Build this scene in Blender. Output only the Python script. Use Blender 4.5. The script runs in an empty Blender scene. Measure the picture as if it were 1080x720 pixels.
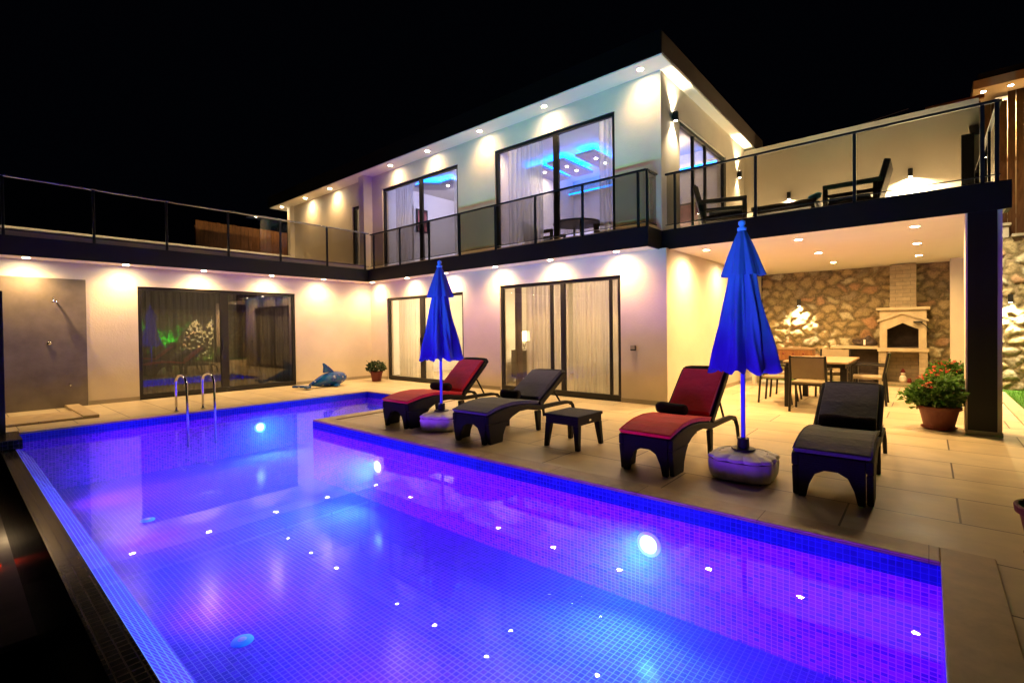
import bpy, math, random
import numpy as np
from mathutils import Vector, Matrix
random.seed(7)
R = math.radians
scene = bpy.context.scene
COL = scene.collection
ORD = ['first', 'second', 'third', 'fourth', 'fifth', 'sixth', 'seventh', 'eighth', 'ninth', 'tenth']

# ------------------------------------------------------------------ materials
def new_mat(name):
    m = bpy.data.materials.new(name); m.use_nodes = True
    nt = m.node_tree
    for n in list(nt.nodes): nt.nodes.remove(n)
    out = nt.nodes.new('ShaderNodeOutputMaterial')
    return m, nt, out
def N(nt, typ, **kw):
    n = nt.nodes.new(typ)
    for k, v in kw.items():
        if hasattr(n, k): setattr(n, k, v)
        else: n.inputs[k].default_value = v
    return n
def c4(c): return (c[0], c[1], c[2], 1)
def mat(name, col, rough=.5, metal=0, var=.12, vscale=3, bump=0, bscale=60, spec=.5, coat=0, trans=0, sheen=0):
    m, nt, out = new_mat(name)
    b = N(nt, 'ShaderNodeBsdfPrincipled'); nt.links.new(b.outputs[0], out.inputs[0])
    b.inputs['Roughness'].default_value = rough; b.inputs['Metallic'].default_value = metal
    b.inputs['Specular IOR Level'].default_value = spec; b.inputs['Coat Weight'].default_value = coat
    b.inputs['Sheen Weight'].default_value = sheen
    tc = N(nt, 'ShaderNodeTexCoord')
    n1 = N(nt, 'ShaderNodeTexNoise', Scale=vscale, Detail=6, Roughness=.6)
    nt.links.new(tc.outputs['Object'], n1.inputs['Vector'])
    mp = N(nt, 'ShaderNodeMapRange'); mp.inputs['From Min'].default_value = .3; mp.inputs['From Max'].default_value = .7
    mp.inputs['To Min'].default_value = 1 - var; mp.inputs['To Max'].default_value = 1 + var
    nt.links.new(n1.outputs['Fac'], mp.inputs['Value'])
    vm = N(nt, 'ShaderNodeVectorMath', operation='SCALE'); vm.inputs[0].default_value = col[:3]
    nt.links.new(mp.outputs[0], vm.inputs['Scale']); nt.links.new(vm.outputs[0], b.inputs['Base Color'])
    if bump:
        n2 = N(nt, 'ShaderNodeTexNoise', Scale=bscale, Detail=4)
        nt.links.new(tc.outputs['Object'], n2.inputs['Vector'])
        bp = N(nt, 'ShaderNodeBump', Strength=bump, Distance=.01)
        nt.links.new(n2.outputs['Fac'], bp.inputs['Height']); nt.links.new(bp.outputs[0], b.inputs['Normal'])
    if trans:
        t = N(nt, 'ShaderNodeBsdfTranslucent'); nt.links.new(vm.outputs[0], t.inputs['Color'])
        mx = N(nt, 'ShaderNodeMixShader', Fac=trans)
        nt.links.new(b.outputs[0], mx.inputs[1]); nt.links.new(t.outputs[0], mx.inputs[2]); nt.links.new(mx.outputs[0], out.inputs[0])
    return m
def tile_mat(name, c1, c2, grout, w, h, mort, rough=.3, offset=0, bias=0, bump=.3, noise=.12, nscale=2, streak=None, coat=0, shift=(0, 0)):
    m, nt, out = new_mat(name)
    b = N(nt, 'ShaderNodeBsdfPrincipled', Roughness=rough); nt.links.new(b.outputs[0], out.inputs[0])
    b.inputs['Coat Weight'].default_value = coat
    uv = N(nt, 'ShaderNodeUVMap'); uv.uv_map = 'UVMap'
    mpp = N(nt, 'ShaderNodeMapping'); mpp.inputs['Location'].default_value = (shift[0], shift[1], 0)
    nt.links.new(uv.outputs[0], mpp.inputs[0])
    br = N(nt, 'ShaderNodeTexBrick', offset=offset, squash=1)
    br.inputs['Color1'].default_value = c4(c1); br.inputs['Color2'].default_value = c4(c2); br.inputs['Mortar'].default_value = c4(grout)
    br.inputs['Scale'].default_value = 1; br.inputs['Brick Width'].default_value = w; br.inputs['Row Height'].default_value = h
    br.inputs['Mortar Size'].default_value = mort; br.inputs['Mortar Smooth'].default_value = .1; br.inputs['Bias'].default_value = bias
    nt.links.new(mpp.outputs[0], br.inputs['Vector'])
    tc = N(nt, 'ShaderNodeTexCoord')
    n1 = N(nt, 'ShaderNodeTexNoise', Scale=nscale, Detail=8, Roughness=.65)
    if streak:
        mq = N(nt, 'ShaderNodeMapping'); mq.inputs['Scale'].default_value = streak
        nt.links.new(tc.outputs['Object'], mq.inputs[0]); nt.links.new(mq.outputs[0], n1.inputs['Vector'])
    else: nt.links.new(tc.outputs['Object'], n1.inputs['Vector'])
    mp = N(nt, 'ShaderNodeMapRange'); mp.inputs['From Min'].default_value = .3; mp.inputs['From Max'].default_value = .7
    mp.inputs['To Min'].default_value = 1 - noise; mp.inputs['To Max'].default_value = 1 + noise
    nt.links.new(n1.outputs['Fac'], mp.inputs['Value'])
    vm = N(nt, 'ShaderNodeVectorMath', operation='SCALE')
    nt.links.new(br.outputs['Color'], vm.inputs[0]); nt.links.new(mp.outputs[0], vm.inputs['Scale']); nt.links.new(vm.outputs[0], b.inputs['Base Color'])
    mr = N(nt, 'ShaderNodeMapRange'); mr.inputs['To Min'].default_value = rough * .7; mr.inputs['To Max'].default_value = min(1, rough * 1.4)
    nt.links.new(n1.outputs['Fac'], mr.inputs['Value']); nt.links.new(mr.outputs[0], b.inputs['Roughness'])
    iv = N(nt, 'ShaderNodeMath', operation='SUBTRACT'); iv.inputs[0].default_value = 1
    nt.links.new(br.outputs['Fac'], iv.inputs[1])
    bp = N(nt, 'ShaderNodeBump', Strength=bump, Distance=.004); nt.links.new(iv.outputs[0], bp.inputs['Height']); nt.links.new(bp.outputs[0], b.inputs['Normal'])
    return m
def glass_mat(name, tint, ior=1.45, rough=0.0, bump=0, bscale=3, tint2=None):
    m, nt, out = new_mat(name)
    t = N(nt, 'ShaderNodeBsdfTransparent'); t.inputs[0].default_value = c4(tint)
    g = N(nt, 'ShaderNodeBsdfGlossy', Roughness=rough)
    f = N(nt, 'ShaderNodeFresnel')   # same reflectance from both sides of the pane
    ge = N(nt, 'ShaderNodeNewGeometry'); im = N(nt, 'ShaderNodeMapRange')
    im.inputs['To Min'].default_value = ior; im.inputs['To Max'].default_value = 1 / ior
    nt.links.new(ge.outputs['Backfacing'], im.inputs['Value']); nt.links.new(im.outputs[0], f.inputs['IOR'])
    mx = N(nt, 'ShaderNodeMixShader')
    nt.links.new(f.outputs[0], mx.inputs[0]); nt.links.new(t.outputs[0], mx.inputs[1]); nt.links.new(g.outputs[0], mx.inputs[2]); nt.links.new(mx.outputs[0], out.inputs[0])
    if bump:
        tc = N(nt, 'ShaderNodeTexCoord'); n = N(nt, 'ShaderNodeTexNoise', Scale=bscale, Detail=2)
        nt.links.new(tc.outputs['Object'], n.inputs['Vector'])
        bp = N(nt, 'ShaderNodeBump', Strength=bump, Distance=.02); nt.links.new(n.outputs['Fac'], bp.inputs['Height'])
        nt.links.new(bp.outputs[0], g.inputs['Normal']); nt.links.new(bp.outputs[0], f.inputs['Normal'])
    return m
def emit_mat(name, col, s):
    m, nt, out = new_mat(name)
    e = N(nt, 'ShaderNodeEmission', Strength=s); e.inputs[0].default_value = c4(col); nt.links.new(e.outputs[0], out.inputs[0])
    return m
def sheer_mat(name, col, alpha):
    m, nt, out = new_mat(name)
    d = N(nt, 'ShaderNodeBsdfDiffuse'); d.inputs[0].default_value = c4(col)
    t = N(nt, 'ShaderNodeBsdfTranslucent'); t.inputs[0].default_value = c4(col)
    tr = N(nt, 'ShaderNodeBsdfTransparent')
    tc = N(nt, 'ShaderNodeTexCoord'); n = N(nt, 'ShaderNodeTexNoise', Scale=1, Detail=3)
    mq = N(nt, 'ShaderNodeMapping'); mq.inputs['Scale'].default_value = (30, 30, .6)
    nt.links.new(tc.outputs['Object'], mq.inputs[0]); nt.links.new(mq.outputs[0], n.inputs['Vector'])
    mr = N(nt, 'ShaderNodeMapRange'); mr.inputs['From Min'].default_value = .3; mr.inputs['From Max'].default_value = .7
    mr.inputs['To Min'].default_value = alpha - .12; mr.inputs['To Max'].default_value = alpha + .12
    nt.links.new(n.outputs['Fac'], mr.inputs['Value'])
    a = N(nt, 'ShaderNodeMixShader', Fac=.55); nt.links.new(d.outputs[0], a.inputs[1]); nt.links.new(t.outputs[0], a.inputs[2])
    b = N(nt, 'ShaderNodeMixShader'); nt.links.new(mr.outputs[0], b.inputs[0]); nt.links.new(tr.outputs[0], b.inputs[1]); nt.links.new(a.outputs[0], b.inputs[2])
    nt.links.new(b.outputs[0], out.inputs[0])
    return m
def weave_mat(name, col, s=.018, rough=.45):
    m, nt, out = new_mat(name)
    b = N(nt, 'ShaderNodeBsdfPrincipled', Roughness=rough); b.inputs['Base Color'].default_value = c4(col); b.inputs['Specular IOR Level'].default_value = .3
    uv = N(nt, 'ShaderNodeUVMap'); uv.uv_map = 'UVMap'
    br = N(nt, 'ShaderNodeTexBrick', offset=.5)
    br.inputs['Color1'].default_value = (1, 1, 1, 1); br.inputs['Color2'].default_value = (.7, .7, .7, 1); br.inputs['Mortar'].default_value = (0, 0, 0, 1)
    br.inputs['Scale'].default_value = 1; br.inputs['Brick Width'].default_value = s * 2; br.inputs['Row Height'].default_value = s
    br.inputs['Mortar Size'].default_value = s * .12; br.inputs['Mortar Smooth'].default_value = 1
    nt.links.new(uv.outputs[0], br.inputs['Vector'])
    bp = N(nt, 'ShaderNodeBump', Strength=.6, Distance=.004); nt.links.new(br.outputs['Color'], bp.inputs['Height'])
    nt.links.new(bp.outputs[0], b.inputs['Normal']); nt.links.new(b.outputs[0], out.inputs[0])
    return m
def attr_mat(name, rough=.85, bump=.5, bscale=35):
    m, nt, out = new_mat(name)
    b = N(nt, 'ShaderNodeBsdfPrincipled', Roughness=rough)
    a = N(nt, 'ShaderNodeVertexColor'); a.layer_name = 'Col'
    tc = N(nt, 'ShaderNodeTexCoord'); n = N(nt, 'ShaderNodeTexNoise', Scale=bscale, Detail=6)
    nt.links.new(tc.outputs['Object'], n.inputs['Vector'])
    mp = N(nt, 'ShaderNodeMapRange'); mp.inputs['From Min'].default_value = .3; mp.inputs['From Max'].default_value = .7
    mp.inputs['To Min'].default_value = .75; mp.inputs['To Max'].default_value = 1.25; nt.links.new(n.outputs['Fac'], mp.inputs['Value'])
    vm = N(nt, 'ShaderNodeVectorMath', operation='SCALE'); nt.links.new(a.outputs[0], vm.inputs[0]); nt.links.new(mp.outputs[0], vm.inputs['Scale'])
    nt.links.new(vm.outputs[0], b.inputs['Base Color'])
    bp = N(nt, 'ShaderNodeBump', Strength=bump, Distance=.01); nt.links.new(n.outputs['Fac'], bp.inputs['Height']); nt.links.new(bp.outputs[0], b.inputs['Normal'])
    nt.links.new(b.outputs[0], out.inputs[0])
    return m
def wood_mat(name, c1, c2, rough=.5, scale=(3, 3, .5)):
    m, nt, out = new_mat(name)
    b = N(nt, 'ShaderNodeBsdfPrincipled', Roughness=rough)
    tc = N(nt, 'ShaderNodeTexCoord'); mq = N(nt, 'ShaderNodeMapping'); mq.inputs['Scale'].default_value = scale
    n = N(nt, 'ShaderNodeTexNoise', Scale=6, Detail=6, Roughness=.6, Distortion=.8)
    nt.links.new(tc.outputs['Object'], mq.inputs[0]); nt.links.new(mq.outputs[0], n.inputs['Vector'])
    cr = N(nt, 'ShaderNodeValToRGB'); cr.color_ramp.elements[0].color = c4(c1); cr.color_ramp.elements[1].color = c4(c2)
    cr.color_ramp.elements[0].position = .35; cr.color_ramp.elements[1].position = .65
    nt.links.new(n.outputs['Fac'], cr.inputs[0]); nt.links.new(cr.outputs[0], b.inputs['Base Color']); nt.links.new(b.outputs[0], out.inputs[0])
    return m

M = {}
M['plaster'] = mat('white_plaster', (.60, .53, .42), .8, var=.08, vscale=1.1, bump=.3, bscale=28)
M['soffit'] = mat('soffit_paint', (.78, .72, .60), .75, var=.02)
M['inner'] = mat('interior_paint', (.75, .72, .66), .8, var=.02)
M['black'] = mat('black_cladding', (.005, .005, .0055), .6, var=.2, vscale=8)
M['roofdark'] = mat('darkened_roof_front', (.0025, .0025, .0025), .9, spec=.1)  # roof front blackened so it stays lost against the night sky
M['frame'] = mat('anthracite_aluminium', (.012, .011, .010), .38, var=.1)
M['rail'] = mat('black_rail_metal', (.014, .014, .015), .3, metal=.3)
M['railsteel'] = mat('steel_handrail', (.35, .34, .33), .25, metal=.9)
M['roof'] = mat('dark_brown_roof_edge', (.022, .014, .010), .55, var=.25, vscale=6)
M['deck'] = tile_mat('travertine_deck_tile', (.56, .48, .32), (.46, .385, .25), (.09, .07, .045), 1.25, .63, .007, rough=.36, offset=.5, bump=.25, noise=.17, nscale=2.0, streak=(1, 2.0, 1), shift=(1.085, -.035))
M['coping'] = tile_mat('travertine_coping', (.46, .36, .22), (.41, .32, .195), (.15, .10, .06), .9, 5, .003, rough=.42, noise=.22, nscale=7, bump=.2)
MT = ((.09, .010, .48), (.34, .026, .95), (.50, .17, .96))
M['mosaic'] = tile_mat('blue_glass_mosaic', *MT, .037, .026, .0026, rough=.16, bump=.5, noise=.08, nscale=5)
M['mosaicfloor'] = tile_mat('blue_glass_floor_mosaic', (.14, .025, .70), (.22, .03, .90), (.38, .19, .96), .042, .042, .0032, rough=.16, bump=.5, noise=.10, nscale=1.2)
M['mosaicweir'] = tile_mat('cyan_lit_weir_mosaic', (.16, .06, .80), (.24, .06, .95), (.40, .62, 1), .046, .046, .005, rough=.16, bump=.5, noise=.1, nscale=3)  # cyan lamp light put into the grout colour
M['mosaicdark'] = tile_mat('dark_blue_border_mosaic', (.006, .008, .30), (.013, .016, .44), (.04, .045, .6), .037, .037, .003, rough=.2, bump=.6, noise=.1, nscale=5)
M['blackmosaic'] = tile_mat('black_glass_mosaic', (.006, .006, .008), (.012, .011, .010), (.06, .05, .038), .05, .05, .0035, rough=.14, bump=.9, noise=.3, nscale=9)
M['water'] = glass_mat('pool_water', (.93, .95, 1.0), 1.33, 0.0, bump=.03, bscale=1.6)
M['smoked'] = glass_mat('smoked_rail_glass', (.71, .69, .65), 1.45)
M['pane'] = glass_mat('window_glass', (.93, .93, .92), 1.5)
M['panedark'] = glass_mat('reflective_window_glass', (.62, .63, .62), 1.95)
M['sheer'] = sheer_mat('sheer_curtain', (.80, .76, .68), .62)
M['sheerw'] = sheer_mat('warm_sheer_curtain', (.80, .74, .60), .80)
M['drape'] = mat('taupe_drape', (.20, .16, .12), .9, trans=.2)
M['chrome'] = mat('stainless_steel', (.72, .72, .74), .12, metal=1, var=.02)
M['marble'] = mat('grey_marble_panel', (.16, .14, .115), .35, var=.28, vscale=2.2)
M['skirt'] = mat('beige_skirting', (.30, .26, .19), .5)
M['red'] = mat('red_cushion_fabric', (.72, .018, .022), .85, var=.12, vscale=6, bump=.55, bscale=22, sheen=.2)
M['slate'] = mat('slate_cushion_fabric', (.060, .068, .078), .85, var=.12, vscale=6, bump=.55, bscale=22, sheen=.2)
M['rattan'] = weave_mat('black_rattan_plastic', (.007, .0065, .006), rough=.6)
M['towel'] = mat('dark_brown_towel', (.016, .008, .005), .95, bump=.8, bscale=120)
M['canopy'] = mat('blue_parasol_fabric', (.075, .08, .52), .8, var=.1, vscale=5, trans=.25)
M['pole'] = mat('blue_lit_pole', (.10, .16, .80), .35, var=.03)  # white pole, blue pool light put into its colour
M['basep'] = mat('light_grey_plastic', (.78, .77, .75), .5, var=.1, vscale=10)
M['blackp'] = mat('black_plastic', (.012, .012, .013), .4)
M['terracotta'] = mat('terracotta_plastic', (.15, .03, .015), .5, var=.15)
M['redpot'] = mat('dark_red_plastic', (.12, .012, .010), .5)
M['soil'] = mat('potting_soil', (.03, .02, .014), .95, bump=1, bscale=50)
M['whitepot'] = mat('cream_pot', (.62, .56, .44), .6)
M['leaf'] = mat('leaf_green', (.08, .18, .03), .5, var=.45, vscale=14, trans=.25)
M['leafdark'] = mat('leaf_dark_green', (.03, .055, .02), .5, var=.4, vscale=14, trans=.2)
M['pink'] = mat('geranium_pink', (.72, .10, .085), .6, var=.2, vscale=20, trans=.2)
M['whitefl'] = mat('white_blossom', (.75, .72, .5), .6, trans=.2)
M['grass'] = mat('grass_blades', (.09, .24, .025), .7, var=.35, vscale=4, trans=.2)
M['lawn'] = mat('lawn_soil', (.05, .12, .018), .95, var=.4, vscale=5, bump=1, bscale=80)
M['stone'] = attr_mat('rubble_stone')
M['cap'] = mat('stone_cap', (.40, .35, .26), .8, var=.2, bump=.5, bscale=30)
M['trav'] = tile_mat('travertine_blocks', (.36, .29, .18), (.28, .22, .13), (.20, .16, .10), .26, .085, .004, rough=.7, offset=.5, bump=.8, noise=.2, nscale=9)
M['travs'] = mat('travertine_slab', (.40, .33, .21), .6, var=.12, vscale=9, bump=.3)
M['soot'] = mat('sooty_firebrick', (.06, .045, .035), .95, var=.4, vscale=8)
M['wood'] = wood_mat('fence_wood', (.16, .065, .022), (.26, .115, .04))
M['woodlt'] = wood_mat('pale_table_wood', (.24, .16, .085), (.34, .24, .14), scale=(.5, 3, 3))
M['cream'] = mat('cream_sling_fabric', (.26, .21, .13), .8, bump=.3, bscale=150)
M['dchair'] = mat('dark_metal', (.015, .013, .012), .35, metal=.3)
M['wicker'] = weave_mat('brown_black_wicker', (.045, .036, .028))
M['lens'] = emit_mat('downlight_lens', (1, .83, .55), 220)
M['lensw'] = emit_mat('wall_lamp_lens', (1, .90, .70), 60)
M['shade'] = emit_mat('lit_lamp_shade', (1, .72, .32), 5)
M['ledblue'] = emit_mat('blue_led_strip', (.001, .15, 1), 11)
M['poollens'] = emit_mat('pool_lamp_lens', (.3, .75, 1), 5)
M['whitep'] = mat('white_lacquer', (.75, .74, .72), .3, var=.02)
M['panelp'] = mat('panel_paint', (.45, .42, .5), .5, var=.02)
M['picture'] = mat('abstract_canvas', (.30, .10, .10), .8, var=.8, vscale=5)
M['greydoor'] = mat('grey_brown_door', (.16, .14, .12), .5)
M['ground'] = mat('dark_earth', (.05, .045, .035), .95, var=.4, vscale=2)
M['cyan'] = mat('pale_cyan_plastic', (.12, .62, .95), .4)
M['creamfloor'] = mat('cream_lower_floor', (.55, .48, .38), .6)
M['bluebed'] = mat('bed_linen', (.6, .6, .68), .9)

# ------------------------------------------------------------------ mesh builder
class MB:
    def __init__(s): s.v = []; s.f = []
    def add(s, vs, fs):
        b = len(s.v); s.v += [tuple(v) for v in vs]; s.f += [tuple(b + i for i in f) for f in fs]; return s
    def box(s, x0, x1, y0, y1, z0, z1, mtx=None):
        vs = [Vector((x, y, z)) for z in (z0, z1) for y in (y0, y1) for x in (x0, x1)]
        if mtx is not None: vs = [mtx @ v for v in vs]
        return s.add(vs, [(0, 2, 3, 1), (4, 5, 7, 6), (0, 1, 5, 4), (2, 6, 7, 3), (0, 4, 6, 2), (1, 3, 7, 5)])
    def prism(s, poly, axis, a, b):
        """poly: 2D points; axis x -> (y,z), y -> (x,z), z -> (x,y)"""
        def p(q, t): return {'x': (t, q[0], q[1]), 'y': (q[0], t, q[1]), 'z': (q[0], q[1], t)}[axis]
        n = len(poly)
        ar = sum(poly[i][0] * poly[(i + 1) % n][1] - poly[(i + 1) % n][0] * poly[i][1] for i in range(n))
        if ar < 0: poly = poly[::-1]
        vs = [p(q, a) for q in poly] + [p(q, b) for q in poly]
        fs = [tuple(range(n))[::-1], tuple(range(n, 2 * n))] + [(i, (i + 1) % n, n + (i + 1) % n, n + i) for i in range(n)]
        if axis == 'y': fs = [f[::-1] for f in fs]
        return s.add(vs, fs)
    def tube(s, path, r, n=10, cap=True):
        path = [Vector(p) for p in path]; k = len(path)
        rs = r if isinstance(r, (list, tuple)) else [r] * k
        vs = []; up = None
        for i, p in enumerate(path):
            t = (path[min(i + 1, k - 1)] - path[max(i - 1, 0)]).normalized()
            if up is None:
                up = t.orthogonal().normalized()
            else:
                up = (up - t * up.dot(t)).normalized()
            w = t.cross(up)
            for j in range(n):
                a = 2 * math.pi * j / n
                vs.append(p + (up * math.cos(a) + w * math.sin(a)) * rs[i])
        fs = [(i * n + j, i * n + (j + 1) % n, (i + 1) * n + (j + 1) % n, (i + 1) * n + j) for i in range(k - 1) for j in range(n)]
        if cap: fs += [tuple(range(n))[::-1], tuple(range((k - 1) * n, k * n))]
        return s.add(vs, fs)
    def lathe(s, prof, c=(0, 0), n=32, mod=None, cap=True):
        vs = []
        for k, (r, z) in enumerate(prof):
            for j in range(n):
                a = 2 * math.pi * j / n; rr = r * (mod(a, k) if mod else 1)
                vs.append((c[0] + rr * math.cos(a), c[1] + rr * math.sin(a), z))
        K = len(prof)
        fs = [(i * n + j, i * n + (j + 1) % n, (i + 1) * n + (j + 1) % n, (i + 1) * n + j) for i in range(K - 1) for j in range(n)]
        if cap: fs += [tuple(range(n))[::-1], tuple(range((K - 1) * n, K * n))]
        return s.add(vs, fs)
    def ball(s, c, rx, ry, rz, n=12):
        vs = [(c[0], c[1], c[2] - rz)]; m = n // 2
        for i in range(1, m):
            a = -math.pi / 2 + math.pi * i / m
            for j in range(n):
                b = 2 * math.pi * j / n
                vs.append((c[0] + rx * math.cos(a) * math.cos(b), c[1] + ry * math.cos(a) * math.sin(b), c[2] + rz * math.sin(a)))
        vs.append((c[0], c[1], c[2] + rz)); L = len(vs) - 1
        fs = [(0, 1 + (j + 1) % n, 1 + j) for j in range(n)]
        for i in range(m - 2):
            for j in range(n): fs.append((1 + i * n + j, 1 + i * n + (j + 1) % n, 1 + (i + 1) * n + (j + 1) % n, 1 + (i + 1) * n + j))
        fs += [(L, 1 + (m - 2) * n + j, 1 + (m - 2) * n + (j + 1) % n) for j in range(n)]
        return s.add(vs, fs)
    def build(s, name, m, parent=None, loc=(0, 0, 0), rz=0, bevel=0, smooth=False, seg=2, sub=0, mats=None):
        me = bpy.data.meshes.new(name); me.from_pydata(s.v, [], s.f); me.update()
        me.materials.append(M[m] if isinstance(m, str) else m)
        uv = me.uv_layers.new(name='UVMap'); off = Vector(loc) if parent is None else Vector((0, 0, 0))
        data = np.empty(len(me.loops) * 2, dtype=np.float32)
        co = me.vertices
        for p in me.polygons:
            nx, ny, nz = (abs(q) for q in p.normal)
            for li in p.loop_indices:
                q = co[me.loops[li].vertex_index].co
                if nz >= nx and nz >= ny: a, b = q.x + off.x, q.y + off.y
                elif nx >= ny: a, b = q.y + off.y, q.z + off.z
                else: a, b = q.x + off.x, q.z + off.z
                data[2 * li] = a; data[2 * li + 1] = b
        uv.data.foreach_set('uv', data)
        if smooth:
            me.polygons.foreach_set('use_smooth', [True] * len(me.polygons))
        o = bpy.data.objects.new(name, me); COL.objects.link(o); o.location = loc; o.rotation_euler.z = rz
        if parent is not None: o.parent = parent
        if bevel:
            bm = o.modifiers.new('bevel', 'BEVEL'); bm.width = bevel; bm.segments = seg; bm.limit_method = 'ANGLE'; bm.angle_limit = R(35)
            if smooth is None or smooth: pass
        if sub:
            sm = o.modifiers.new('sub', 'SUBSURF'); sm.levels = sub; sm.render_levels = sub
        return o
def tag(o, label=None, cat=None, group=None, kind=None):
    if label: o['label'] = label
    if cat: o['category'] = cat
    if group: o['group'] = group
    if kind: o['kind'] = kind
    return o
def empty(name, loc=(0, 0, 0), label=None, cat=None, group=None, rz=0):
    o = bpy.data.objects.new(name, None); COL.objects.link(o); o.location = loc; o.rotation_euler.z = rz; o.empty_display_size = .1
    return tag(o, label, cat, group)
def copy_tree(o, parent=None):
    c = o.copy(); COL.objects.link(c); c.parent = parent
    for ch in list(o.children): copy_tree(ch, c)
    return c
def struct(o): o['kind'] = 'structure'; return o
def lamp(typ, name, loc, energy, col, parent=None, size=.05, spot=None, blend=1.0, direction=None, rect=None):
    l = bpy.data.lights.new(name, typ); l.energy = energy; l.color = col
    if typ == 'AREA':
        l.shape = 'RECTANGLE'; l.size = rect[0]; l.size_y = rect[1]
    else: l.shadow_soft_size = size
    if typ == 'SPOT': l.spot_size = R(spot); l.spot_blend = blend
    o = bpy.data.objects.new(name, l); COL.objects.link(o); o.location = loc
    if direction is not None: o.rotation_euler = Vector(direction).to_track_quat('-Z', 'Y').to_euler()
    if parent is not None: o.parent = parent
    o.visible_camera = False; o.visible_glossy = False
    return o

WARM = (1, .56, .19); WARMW = (1, .82, .54)
# ------------------------------------------------------------------ ground, decks, pool (setting)
b = MB().box(-150, 150, -60, 200, -2.2, -1.9); struct(b.build('ground', 'ground'))
b = MB()
for r in ((-12.2, -9.74, .3, 8.0), (-9.74, -6.88, 6.34, 8.0), (-6.88, .95, 3.86, 8.0), (-3.4, .95, 8.0, 13.35), (.29, .95, -1.5, 3.86)):
    b.box(r[0], r[1], r[2], r[3], -.25, 0)
struct(b.build('terrace_floor', 'deck'))
b = MB()
b.box(.05, .29, .3, 3.86, -.012, .014); b.box(-7.12, .05, 3.62, 3.86, -.012, .014)
b.box(-7.12, -6.88, 3.86, 6.1, -.012, .014); b.box(-9.74, -6.88, 6.1, 6.34, -.012, .014); b.box(-9.74, -9.5, .64, 6.1, -.012, .014)
struct(b.build('pool_coping', 'coping', bevel=.006))
ZW = -.13; ZF = -.88
def vwall(b, p, q, z0, z1):  # single sheet wall from p to q
    b.add([(p[0], p[1], z0), (q[0], q[1], z0), (q[0], q[1], z1), (p[0], p[1], z1)], [(0, 1, 2, 3)])
b = MB(); loop = [(-9.5, .5), (.05, .5), (.05, 3.62), (-7.12, 3.62), (-7.12, 6.1), (-9.5, 6.1)]
for i in range(1, 6): vwall(b, loop[(i + 1) % 6], loop[i], ZF, ZW + .0)
struct(b.build('pool_wall', 'mosaic')); b = MB()
b.add([(-9.5, .5, ZF), (.05, .5, ZF), (.05, 3.62, ZF), (-7.12, 3.62, ZF), (-9.5, 3.62, ZF)], [(0, 1, 2, 3, 4)])
b.add([(-9.5, 3.62, ZF), (-7.12, 3.62, ZF), (-7.12, 6.1, ZF), (-9.5, 6.1, ZF)], [(0, 1, 2, 3)])
struct(b.build('pool_floor', 'mosaicfloor')); b = MB()
# weir: slopes inward from the lip
b.add([(-9.5, .572, ZW - .004), (.05, .572, ZW - .004), (.05, .76, -.34), (-9.5, .76, -.34), (-9.5, .762, ZF), (.05, .762, ZF)], [(0, 1, 2, 3), (3, 2, 5, 4)])
struct(b.build('pool_overflow_slope', 'mosaicweir'))
b = MB()
for i in range(1, 6): vwall(b, loop[(i + 1) % 6], loop[i], ZW, -.013)
struct(b.build('pool_border', 'mosaicdark'))
[n for n in M['blackmosaic'].node_tree.nodes if n.type == 'BSDF_PRINCIPLED'][0].inputs['Specular IOR Level'].default_value = .22
[n for n in M['water'].node_tree.nodes if n.type == 'BSDF_GLOSSY' or n.bl_idname == 'ShaderNodeBsdfGlossy' or n.bl_idname == 'ShaderNodeBsdfAnisotropic'][0].inputs['Color'].default_value = (.52, .52, .66, 1)
def add_volume(m, dens):
    nt = m.node_tree; out = [n for n in nt.nodes if n.type == 'OUTPUT_MATERIAL'][0]
    v = N(nt, 'ShaderNodeVolumeScatter', Density=dens, Anisotropy=.35); v.inputs['Color'].default_value = (.06, .34, 1, 1); nt.links.new(v.outputs[0], out.inputs['Volume'])
wside, wnt, wout = new_mat('water_side'); wt = N(wnt, 'ShaderNodeBsdfTransparent'); wnt.links.new(wt.outputs[0], wout.inputs[0]); M['water_side'] = wside
add_volume(M['water'], .10); add_volume(wside, .10)
b = MB(); OL = [(-9.498, .573), (.048, .573), (.048, 3.618), (-7.122, 3.618), (-7.122, 6.098), (-9.498, 6.098)]
b.prism(OL, 'z', ZF + .004, ZW)
wo = struct(b.build('pool_water', 'water')); wo.data.materials.append(wside)
for p in wo.data.polygons:
    if p.normal.z < .5: p.material_index = 1
b = None
'''
b = MB().add([(-9.499, .572, ZW), (.049, .572, ZW), (.049, 3.619, ZW), (-7.121, 3.619, ZW), (-9.499, 3.619, ZW)], [(0, 1, 2, 3, 4)])
b.add([(-9.499, 3.619, ZW), (-7.121, 3.619, ZW), (-7.121, 6.099, ZW), (-9.499, 6.099, ZW)], [(0, 1, 2, 3)])
struct(b.build('pool_water', 'water'))
'''
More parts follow.
